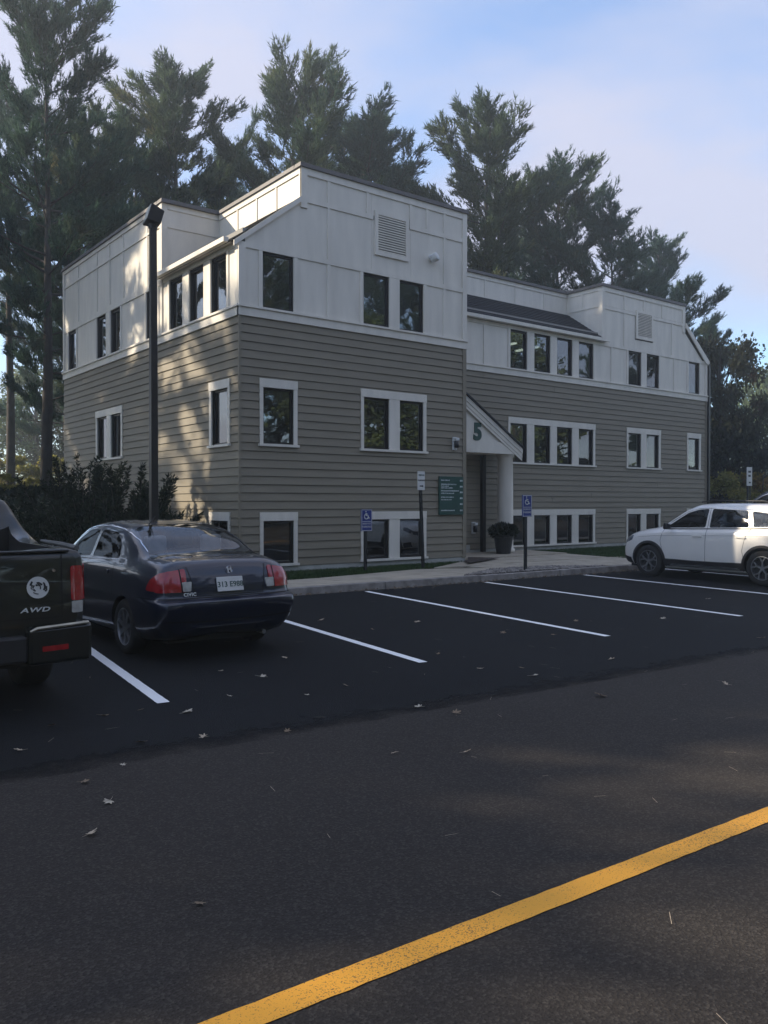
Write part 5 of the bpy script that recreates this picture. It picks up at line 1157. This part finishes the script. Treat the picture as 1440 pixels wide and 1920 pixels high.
# ---------------------------------------------------------------- compact white SUV (and a dark one beyond it)
def suv(root, paint_, rim_m, detail=True):
    st = [(-2.20, [(0, .40), (.45, .40), (.56, .46), (.62, .66), (.62, .88), (.58, 1.0), (.5, 1.06), (.26, 1.08), (0, 1.085)], [0, 0, 0, 0, .03, .06, .08, .08, .08]),
          (-2.13, [(0, .34), (.66, .34), (.76, .42), (.81, .66), (.80, .92), (.745, 1.06), (.62, 1.16), (.3, 1.19), (0, 1.2)], [0, 0, 0, -.02, .02, .05, .07, .08, .08]),
          (-1.95, [(0, .28), (.74, .28), (.85, .40), (.885, .66), (.865, .96), (.81, 1.10), (.66, 1.35), (.36, 1.40), (0, 1.41)]),
          (-1.7, [(0, .25), (.78, .25), (.88, .38), (.905, .66), (.88, 1.0), (.83, 1.12), (.655, 1.46), (.42, 1.52), (0, 1.535)]),
          (-1.2, [(0, .22), (.80, .22), (.89, .37), (.91, .66), (.885, 1.01), (.835, 1.10), (.65, 1.52), (.48, 1.575), (0, 1.59)]),
          (-.3, [(0, .22), (.80, .22), (.89, .37), (.91, .66), (.885, 1.0), (.835, 1.08), (.65, 1.545), (.50, 1.595), (0, 1.61)]),
          (.25, [(0, .22), (.80, .22), (.89, .37), (.91, .66), (.885, .985), (.835, 1.06), (.65, 1.53), (.5, 1.58), (0, 1.595)]),
          (.55, [(0, .22), (.80, .22), (.89, .37), (.91, .66), (.885, .98), (.83, 1.05), (.66, 1.44), (.5, 1.495), (0, 1.51)]),
          (.95, [(0, .22), (.80, .22), (.89, .37), (.91, .66), (.88, .97), (.825, 1.035), (.72, 1.20), (.52, 1.25), (0, 1.265)]),
          (1.25, [(0, .22), (.80, .22), (.89, .37), (.908, .66), (.875, .95), (.81, 1.01), (.70, 1.07), (.45, 1.10), (0, 1.115)]),
          (1.7, [(0, .24), (.78, .24), (.88, .38), (.90, .66), (.85, .89), (.77, .96), (.62, 1.01), (.36, 1.035), (0, 1.045)]),
          (2.03, [(0, .26), (.70, .26), (.80, .38), (.83, .62), (.77, .80), (.70, .87), (.55, .92), (.3, .945), (0, .955)]),
          (2.17, [(0, .3), (.58, .3), (.68, .38), (.71, .58), (.65, .72), (.58, .78), (.46, .81), (.25, .83), (0, .84)]),
          (2.23, [(0, .36), (.42, .36), (.50, .42), (.53, .55), (.49, .65), (.44, .69), (.34, .71), (.18, .72), (0, .73)])]
    c = Car(root, st, paint_)
    cav = [(-1.85, [(0, .7), (.6, .7), (.7, .75), (.78, .9), (.80, 1.02), (.76, 1.1), (.62, 1.32), (.36, 1.36), (0, 1.37)]), (-1.2, [(0, .5), (.6, .5), (.75, .55), (.81, .8), (.83, 1.0), (.79, 1.1), (.61, 1.48), (.46, 1.535), (0, 1.55)]),
           (-.3, [(0, .45), (.6, .45), (.75, .5), (.81, .8), (.83, .99), (.79, 1.08), (.61, 1.505), (.48, 1.555), (0, 1.57)]), (.25, [(0, .45), (.6, .45), (.75, .5), (.81, .8), (.83, .98), (.79, 1.06), (.61, 1.49), (.48, 1.54), (0, 1.555)]),
           (.55, [(0, .45), (.6, .45), (.75, .5), (.81, .8), (.83, .97), (.78, 1.04), (.62, 1.40), (.48, 1.455), (0, 1.47)]), (.98, [(0, .45), (.6, .45), (.7, .5), (.75, .8), (.76, .95), (.72, 1.0), (.65, 1.11), (.5, 1.15), (0, 1.165)])]
    w1 = round_poly([(.02, 1.10), (1.02, 1.075), (.86, 1.17), (.50, 1.40), (.22, 1.475), (.0, 1.485)], .04); w2 = round_poly([(-.08, 1.10), (-.96, 1.125), (-.88, 1.455), (-.08, 1.49)], .04); w3 = round_poly([(-1.05, 1.13), (-1.52, 1.15), (-1.36, 1.40), (-.97, 1.45)], .05)
    ws = round_poly([(-.66, 1.12), (.66, 1.12), (.51, .38), (-.51, .38)], .07); rw = round_poly([(-.60, 1.10), (.60, 1.10), (.46, 1.42), (-.46, 1.42)], .06)
    cut = [loft(cav, 5, 3)] + [prism_cut(q_, 'X', -2, 2) for q_ in (w1, w2, w3)] + [prism_cut(ws, 'Z', 1.12, 2), prism_cut(rw, 'Y', -2.6, -1.7)]
    for y in (-1.29, 1.38):
        for s in (-1, 1): cut.append(cyl_cut(y, .345, .395, s * .60, s * 1.3))
    c.body(cut)
    c.patch('windscreen', ws, 'Z', 1, M['carglass'], off=-.004, skirt=.004); c.patch('rear_window', rw, 'Y', -1, M['darkglass'], off=-.004, skirt=.004)
    for s in (-1, 1):
        for q_ in (w1, w2, w3): c.patch('side_window', q_, 'X', s, M['carglass'], off=-.004, skirt=.004)
        c.seam('window_trim', [(-1.5, 1.125), (-.9, 1.10), (0, 1.075), (1.05, 1.05)], 'X', s, M['chrome'] if not detail else M['black'], .022, .004)
        c.seam('roof_edge_trim', [(-1.62, 1.2), (-1.42, 1.42), (-.95, 1.475), (-.3, 1.505), (.22, 1.495), (.52, 1.42), (.9, 1.19)], 'X', s, M['chrome'], .014, .003)
        if detail:
            for ln in ([(-.035, 1.5), (-.04, 1.0), (-.03, .40)], [(1.02, 1.04), (1.07, .8), (.98, .42)], [(-1.02, 1.1), (-.93, .95), (-.86, .66), (-.92, .42)]): c.seam('door_gap', ln, 'X', s, M['gap'], .008)
            c.seam('door_gap', [(.98, .42), (0, .40), (-.92, .42)], 'X', s, M['gap'], .008)
            for hy in (.16, -.83): c.patch('door_handle', round_poly([(hy - .11, .905), (hy + .11, .915), (hy + .11, .945), (hy - .11, .935)], .014), 'X', s, paint_, off=.026, grid=.05)
            c.seam('shoulder_line', [(-1.9, .965), (-.8, .955), (.3, .93), (1.2, .90), (1.7, .86)], 'X', s, M['gap'], .004, .001)
            c.patch('sill_cladding', [(-.90, .27), (1.0, .27), (1.0, .41), (-.90, .41)], 'X', s, M['cladding'], off=.014, grid=.08)
            c.patch('sill_strip', round_poly([(-.80, .285), (.86, .285), (.80, .315), (-.74, .315)], .01), 'X', s, M['alloy'], off=.026, grid=.08)
        for y in (-1.29, 1.38):
            # arch cladding ring
            mb = MB(); R0, R1 = .393, .445; pts = np.linspace(R(-12), R(192), 22); rows = []
            for a in pts:
                l1, n1 = c.hit((y + R1 * math.cos(a), .345 + R1 * math.sin(a)), 'X', s); l0, n0 = c.hit((y + R0 * 1.01 * math.cos(a), .345 + R0 * 1.01 * math.sin(a)), 'X', s)
                xo = max(abs(l1.x), .80) + .012; xi_ = max(abs(l0.x), .80) + .014
                rows.append(((s * xi_, y + R0 * math.cos(a), .345 + R0 * math.sin(a)), (s * xo, y + R1 * math.cos(a), .345 + R1 * math.sin(a)), (s * (xi_ - .06), y + R0 * math.cos(a), .345 + R0 * math.sin(a)), (s * (xo - .03), y + R1 * math.cos(a), .345 + R1 * math.sin(a))))
            vs = [p_ for r_ in rows for p_ in r_]; fs = []
            for i in range(len(rows) - 1):
                a, b = 4 * i, 4 * i + 4; fs += [(a, b, b + 1, a + 1), (a + 2, b + 2, b, a), (a + 1, b + 1, b + 3, a + 3)]
            mb.add(vs, fs); mb.build('arch_cladding', M['cladding'], root, world=False)
            wheel(root, s * .80, y, .345, .225, s, 5, .235, 'Y', rim_m)
        mb = MB(); mb.hexa([(s * .88, .80, 1.05), (s * .88, .88, 1.05), (s * .88, .88, 1.16), (s * .88, .80, 1.16)], [(s * 1.06, .78, 1.05), (s * 1.06, .90, 1.05), (s * 1.06, .88, 1.19), (s * 1.06, .78, 1.19)]); mb.build('mirror', M['black'], root, world=False, bevel=.03)
        c.patch('head_lamp', round_poly([(1.86, .79), (2.12, .70), (2.14, .78), (1.98, .87), (1.84, .89)], .03), 'X', s, M['headlens'], off=.008, grid=.04)
        c.patch('front_lamp', round_poly([(s * .42, .73), (s * .70, .78), (s * .68, .66), (s * .45, .62)], .03), 'Y', 1, M['headlens'], off=.006, grid=.04)
        c.patch('tail_lamp', round_poly([(s * .48, 1.0), (s * .80, 1.0), (s * .82, .86), (s * .50, .84)], .03), 'Y', -1, M['redlens'], off=.01, grid=.04)
        c.patch('bumper_corner', [(1.86, .27), (2.12, .30), (2.14, .44), (1.88, .40)], 'X', s, M['cladding'], off=.012, grid=.06)
        mb = MB(); mb.tube([(s * .60, -1.3, 1.60), (s * .61, -1.15, 1.645), (s * .61, .0, 1.66), (s * .60, .25, 1.63)], .014, 6); mb.build('roof_rail', M['black'] if detail else M['chrome'], root, world=False)
    for x in (-.38, .38): seat(root, x, .0, .62, M['fabric'])
    seat(root, 0, -.85, .62, M['fabric'], True, 1.2)
    mb = MB(); mb.box(-.7, .7, .72, .95, .85, 1.08); mb.build('dashboard', M['black'], root, world=False, bevel=.03)
    mb = MB(); mb.tube([(-.36 + .18 * math.cos(a), .58 + .07 * math.sin(a), 1.02 + .17 * math.sin(a)) for a in np.linspace(0, 6.283, 21)], .014, 6, cap=False); mb.build('steering_wheel', M['black'], root, world=False)
    mb = MB(); mb.box(-.7, .7, -2.0, 2.0, .2, .3); mb.build('underbody', M['black'], root, world=False)
rz = R(-3.5); fw = Vector((math.sin(-rz), math.cos(rz), 0)); rt = Vector((math.cos(rz), math.sin(rz), 0))
root = thing('white_suv', 'white compact SUV with black wheel arches parked nose to the kerb', 'car', Vector((15.72, 8.33, 0)) + rt * .86 + fw * 1.29, rz); suv(root, M['pearl'], M['alloy_dark'])
q0 = Vector((19.75, 9.5, 0)); root = thing('dark_suv', 'dark SUV with a bright roof trim line parked beyond the white one', 'car', q0, R(-5)); root.scale = (1.10, 1.10, 1.25); suv(root, M['darkgrey'], M['alloy_dark'], False)

# ---------------------------------------------------------------- pickup
def pickup():
    rz = R(0.5); fw = Vector((math.sin(-rz), math.cos(rz), 0)); rt = Vector((math.cos(rz), math.sin(rz), 0))
    pos = Vector((2.20, 6.70, 0)) - rt * .965 + fw * 2.62
    root = thing('pickup_truck', 'black green pickup truck with round white sticker on its tailgate', 'truck', pos, rz)
    lo = [(0, .34), (.74, .34), (.90, .46), (.96, .74), (.955, 1.02)]
    st = [(-2.62, [(0, .50), (.70, .50), (.84, .56), (.90, .78), (.90, 1.02), (.885, 1.16), (.86, 1.205), (.5, 1.215), (0, 1.215)], [0] * 4 + [.02, .03, .04, .04, .04]),
          (-2.56, [(0, .46), (.76, .46), (.92, .55), (.96, .78), (.955, 1.03), (.945, 1.18), (.91, 1.225), (.5, 1.23), (0, 1.23)], [0] * 4 + [.0, .0, .01, .01, .01]),
          (-2.3, [(0, .38), (.76, .38), (.92, .5), (.97, .78), (.965, 1.04), (.95, 1.19), (.91, 1.235), (.5, 1.24), (0, 1.24)]),
          (-1.60, lo + [(.945, 1.20), (.90, 1.25), (.5, 1.245), (0, 1.24)]),
          (-1.32, lo + [(.94, 1.22), (.84, 1.36), (.70, 1.30), (0, 1.24)]),
          (-1.10, lo + [(.93, 1.22), (.80, 1.50), (.62, 1.48), (0, 1.28)]),
          (-.95, lo + [(.925, 1.22), (.77, 1.62), (.6, 1.66), (0, 1.67)]),
          (-.1, lo + [(.92, 1.20), (.735, 1.70), (.6, 1.74), (0, 1.755)]),
          (.4, lo + [(.92, 1.19), (.735, 1.69), (.6, 1.73), (0, 1.745)]),
          (.75, lo + [(.91, 1.17), (.76, 1.58), (.6, 1.63), (0, 1.65)]),
          (1.35, lo + [(.90, 1.14), (.80, 1.20), (.6, 1.24), (0, 1.26)]),
          (2.0, [(0, .36), (.74, .36), (.89, .46), (.95, .72), (.92, .98), (.85, 1.06), (.7, 1.11), (.4, 1.14), (0, 1.15)]),
          (2.5, [(0, .4), (.66, .4), (.8, .5), (.85, .7), (.83, .88), (.77, .97), (.6, 1.02), (.35, 1.04), (0, 1.05)]),
          (2.63, [(0, .46), (.5, .46), (.62, .54), (.66, .7), (.64, .82), (.58, .88), (.45, .92), (.25, .93), (0, .93)])]
    c = Car(root, st, M['greenblack'])
    bed = prism_cut([(-.74, -2.47), (.74, -2.47), (.74, -1.22), (-.74, -1.22)], 'Z', .72, 2.2)
    w1 = round_poly([(-.90, 1.27), (-.10, 1.25), (-.10, 1.60), (-.82, 1.57)], .05); w2 = round_poly([(-.02, 1.25), (1.02, 1.22), (.62, 1.57), (.45, 1.63), (-.02, 1.63)], .05)
    cut = [bed] + [cyl_cut(y, .37, .43, s * .62, s * 1.3) for y in (-1.50, 1.60) for s in (-1, 1)]
    c.body(cut)
    for s in (-1, 1):
        for q_ in (w1, w2): c.patch('side_window', q_, 'X', s, M['darkglass_solid'], off=.003)
        for y in (-1.50, 1.60): wheel(root, s * .83, y, .37, .245, s, 6, .235)
        c.seam('door_gap', [(-.06, 1.66), (-.06, 1.1), (-.04, .52)], 'X', s, M['gap'], .009); c.seam('bed_gap', [(-1.02, 1.2), (-1.02, .9), (-1.0, .52)], 'X', s, M['gap'], .012)
        tl = c.patch('tail_lamp', round_poly([(s * .845, 1.11), (s * .935, 1.11), (s * .945, .84), (s * .845, .84)], .02), 'Y', -1, M['redlens'], off=.012, grid=.03)
        c.patch('lamp_wrap', round_poly([(-2.56, 1.12), (-2.44, 1.13), (-2.40, .95), (-2.44, .84), (-2.58, .84)], .02), 'X', s, M['redlens'], tl, off=.010, grid=.03)
        c.patch('reverse_lens', round_poly([(s * .85, .835), (s * .935, .835), (s * .935, .745), (s * .85, .745)], .01), 'Y', -1, M['clearlens'], tl, off=.012, grid=.03)
        mb = MB(); mb.tube([(s * .93, -2.50, 1.245), (s * .93, -2.0, 1.262), (s * .93, -1.55, 1.27)], [.022, .02, .012], 6); mb.build('bed_rail_cap', M['railcap'], root, world=False)
        # bumper corner block with bright step and red reflector
        mb = MB(); xs_ = sorted((s * .50, s * 1.0)); mb.hexa([(xs_[0], -2.72, .37), (xs_[1], -2.66, .37), (xs_[1], -2.35, .37), (xs_[0], -2.45, .37)] if s > 0 else [(xs_[0], -2.66, .37), (xs_[1], -2.72, .37), (xs_[1], -2.45, .37), (xs_[0], -2.35, .37)],
                          [(xs_[0], -2.72, .655), (xs_[1], -2.66, .665), (xs_[1], -2.35, .665), (xs_[0], -2.45, .655)] if s > 0 else [(xs_[0], -2.66, .665), (xs_[1], -2.72, .655), (xs_[1], -2.45, .655), (xs_[0], -2.35, .665)])
        bc = mb.build('bumper_corner', M['greenblack'], root, world=False, bevel=.03)
        mb = MB(); mb.tube([(s * .51, -2.725, .635), (s * .56, -2.722, .655), (s * .96, -2.675, .668)], [.010, .014, .014], 6); mb.build('step_trim', M['brightstrip'], bc, world=False)
        mb = MB(); a_ = sorted((s * .60, s * .80)); mb.hexa([(a_[0], -2.722 if s > 0 else -2.70, .475), (a_[1], -2.70 if s > 0 else -2.722, .475), (a_[1], -2.66, .475), (a_[0], -2.66, .475)], [(a_[0], -2.722 if s > 0 else -2.70, .515), (a_[1], -2.70 if s > 0 else -2.722, .515), (a_[1], -2.66, .515), (a_[0], -2.66, .515)]); mb.build('reflector', M['redlens'], bc, world=False)
        mb = MB(); mb.box(min(s * .96, s * 1.16), max(s * .96, s * 1.16), .85, .97, 1.18, 1.38); mb.build('mirror', M['black'], root, world=False, bevel=.03)
    mb = MB(); mb.box(-.5, .5, -2.70, -2.45, .40, .60); mb.build('bumper_step', M['cladding'], root, world=False, bevel=.02)
    c.seam('tailgate_gap', [(-.78, 1.20), (-.775, .72), (.775, .72), (.78, 1.20)], 'Y', -1, M['gap'], .012)
    c.seam('tailgate_crease', [(-.76, .985), (.76, .985)], 'Y', -1, M['gap'], .006)
    mb = MB(); mb.box(-.84, .84, -2.60, -2.53, 1.222, 1.238); mb.build('tailgate_cap', M['cladding'], root, world=False, bevel=.006)
    ws = round_poly([(-.66, 1.36), (.66, 1.36), (.58, .62), (-.58, .62)], .06); c.patch('windscreen', ws, 'Z', 1, M['darkglass_solid'], off=.003)
    st_ = c.patch('round_sticker', [(.60 + .083 * math.cos(a), .955 + .083 * math.sin(a)) for a in np.linspace(0, 6.2832, 29)[:-1]], 'Y', -1, M['signwhite'], off=.004, grid=.04)
    rr = random.Random(4)      # dark scribble inside the ring
    for k in range(16):
        a0 = rr.uniform(0, 6.28); r0 = rr.choice((.02, .035, .05, .062)); c.seam('sticker_pattern', [(.60 + (r0 + rr.uniform(-.006, .006)) * math.cos(a0 + d), .955 + r0 * math.sin(a0 + d)) for d in np.linspace(0, rr.uniform(.5, 1.1), 4)], 'Y', -1, M['cladding'], rr.uniform(.007, .015), .006, st_)
    c.patch('rear_glass', round_poly([(-.48, 1.36), (.48, 1.36), (.44, 1.60), (-.44, 1.60)], .04), 'Y', -1, M['darkglass_solid'], off=.006)
    l, n = c.hit((.58, .785), 'Y', -1); me = text_mesh('AWD', .062, .003, .001, spacing=1.1); me.transform(Matrix.Translation(l + n * .004) @ Matrix.Rotation(R(90), 4, 'X') @ Matrix(((1, .35, 0, 0), (0, 1, 0, 0), (0, 0, 1, 0), (0, 0, 0, 1))) @ Matrix.Diagonal((1.35, .8, 1, 1))); link('drive_badge', me, M['grey_fix'], root, world=False)
    mb = MB(); mb.lathe([(0, 0), (.012, 0), (.012, .006), (0, .006)], 10); l, n = c.hit((.72, 1.08), 'Y', -1); o = mb.build('lock', M['chrome'], root, world=False); o.data.transform(Matrix.Translation(l) @ Matrix.Rotation(R(90), 4, 'X'))
    mb = MB(); mb.box(-.7, .7, -2.4, 2.3, .32, .42); mb.build('underbody', M['black'], root, world=False)
M['darkglass_solid'] = mat('dark_glass', (.008, .009, .010), .06, .0, coat=1.0)
M['railcap'] = mat('worn_rail_cap', (.10, .10, .10), .5, .2, 8)
M['brightstrip'] = mat('worn_step_trim', (.50, .46, .36), .35, .2, 6, metal=.5)
pickup()

# ================================================================== FALLEN LEAVES
def leaf_mesh(seed, s, lobes=5):
    rr = random.Random(seed); pts = []
    for k in range(lobes):
        a = math.pi * (.02 + .96 * k / (lobes - 1)) ; L = (.7, .95, 1.15, .95, .7)[k] * rr.uniform(.85, 1.1)
        pts += [(a - .22, L * .68), (a - .10, L * .9), (a, L), (a + .10, L * .88), (a + .22, L * .68)]
        if k < lobes - 1: pts.append((a + .39, L * .50))
    ring = [(r * math.cos(a) * s, r * math.sin(a) * s + .1 * s, s * (rr.uniform(.0, .10) + .32 * r * r * abs(math.cos(a + seed)) * rr.uniform(.3, 1))) for a, r in pts]
    mb = MB(); vs = [(0, .1 * s, 0)] + ring; n = len(ring); mb.add(vs, [(0, i + 1, (i + 1) % n + 1) for i in range(n)])
    mb.tube([(0, .1 * s, .002), (.03 * s, -.35 * s, .02 * s), (.1 * s, -.8 * s, .05 * s)], [.02 * s, .018 * s, .012 * s], 4)
    me = bpy.data.meshes.new('leaf'); me.from_pydata(mb.v, [], mb.f); me.update(); return me
LM = [(k, leaf_mesh(i + 1, .055)) for i, k in enumerate(('litter_tan', 'litter_brown', 'litter_pale', 'litter_pale', 'litter_tan'))]
for k, me in LM: me.materials.append(M[k])
LAB = {'litter_tan': 'tan fallen maple leaf curled on the asphalt', 'litter_brown': 'brown fallen maple leaf on the asphalt', 'litter_pale': 'pale fallen maple leaf on the dark asphalt'}
spots = [(488, 1268, 1.5, 2), (346, 1336, 1.6, 3), (997, 1267, 1.5, 2), (206, 1501, 1.2, 3), (165, 1565, 1.0, 4), (788, 1325, 1.2, 2), (855, 1338, 1.2, 1), (1127, 1303, 1.7, 1), (1245, 1160, 1.5, 2), (1328, 1123, 1.5, 2), (781, 1165, 1.4, 4), (1425, 1196, 1.3, 4), (1146, 1236, 1.3, 4), (903, 1253, 1.0, 4), (941, 1187, 1.2, 1), (600, 1163, 1.3, 4), (412, 1258, .9, 4), (430, 1305, .9, 2), (574, 1302, .8, 2), (265, 1330, .8, 1), (190, 1341, 1.2, 1), (97, 1360, 1.0, 1), (42, 1406, 1.0, 4), (155, 1465, 1.0, 1), (535, 1232, 1.0, 4), (870, 1410, .9, 4), (385, 1381, 1.0, 4), (268, 1391, 1.2, 1), (230, 1435, .7, 2), (540, 1372, .9, 1), (1080, 1165, 1.2, 1), (980, 1252, .9, 1), (1365, 1283, 1.0, 4), (738, 1411, .8, 4), (650, 1285, .9, 1), (1040, 1190, 1.1, 1), (990, 1080, 1.6, 2), (1060, 1062, 1.5, 4), (820, 1225, .9, 1), (700, 1180, .9, 1)]
r_ = random.Random(21)
for (px, py, s, k) in spots:
    z = .0105 if py > 1095 else .15
    p = pix(px, py, Z=z); o = bpy.data.objects.new('fallen_leaf', LM[k][1]); COL.objects.link(o); o.location = p; o.scale = (s * .75, s * .75, s * .75); o.rotation_euler = (r_.uniform(-.25, .25), r_.uniform(-.25, .25), r_.uniform(0, 6.28))
    tag(o, LAB[LM[k][0]], 'leaf', LM[k][0].replace('litter_', '') + ' leaves on the lot')
p = pix(377, 1692, Z=.006); o = bpy.data.objects.new('fallen_leaf', LM[1][1].copy()); COL.objects.link(o); o.location = p; o.scale = (.62, .62, .62); o.rotation_euler = (.05, .05, 2.2); tag(o, 'lone grey brown leaf on the road between yellow line and lot', 'leaf')
# loose pine needles and grit swept about the asphalt
rs = np.random.default_rng(77); n = 260; P = np.stack([rs.uniform(-2, 16, n), rs.uniform(1.2, 11.8, n), np.full(n, .0095)], 1); a = rs.uniform(0, 6.28, n); L = rs.uniform(.02, .055, n); d = np.stack([np.cos(a), np.sin(a), np.zeros(n)], 1); w = np.stack([-np.sin(a), np.cos(a), np.zeros(n)], 1) * .0011
V = np.stack([P - d * L[:, None] - w, P + d * L[:, None] - w, P + d * L[:, None] + w, P - d * L[:, None] + w], 1).reshape(-1, 3)
tag(stuff(link('pine_needle_litter', np_mesh('pine_needle_litter', V, np.arange(4 * n).reshape(-1, 4), 4), M['litter_tan'])), 'scattered loose pine needles on the asphalt', 'needles')

rs = np.random.default_rng(88); n = 1400; bx_ = rs.uniform(5.5, 30, n); off = np.abs(rs.normal(0, .10, n)) * (1 + .8 * np.sin(bx_ * 1.3)); P = np.stack([bx_, KERB(bx_) - .01 - off, np.full(n, .012) + rs.uniform(0, .02, n)], 1)
V, Fq = leaf_tris(P, np.stack([rs.normal(0, 1, n), rs.normal(0, 1, n), np.full(n, .15)], 1), rs, .035, .7)
tag(stuff(link('leaf_litter', np_mesh('leaf_litter', V, Fq, 4), M['litter_brown'])), 'drift of small broken brown leaves against the kerb', 'leaves')

# added air volume, a thin veil that mimics lens glare
hb = MB(); hb.box(-60, 110, -62, 100, -1.2, 34.0)
hz = bpy.data.materials.new('glare_haze'); hz.use_nodes = True; hn = hz.node_tree.nodes; hn.clear()
ho = hn.new('ShaderNodeOutputMaterial'); hv = hn.new('ShaderNodeVolumePrincipled'); hv.inputs['Color'].default_value = (.84, .93, .98, 1); hv.inputs['Density'].default_value = .0022; hv.inputs['Anisotropy'].default_value = .55
hz.node_tree.links.new(hv.outputs[0], ho.inputs['Volume'])
stuff(hb.build('glare_haze', hz))
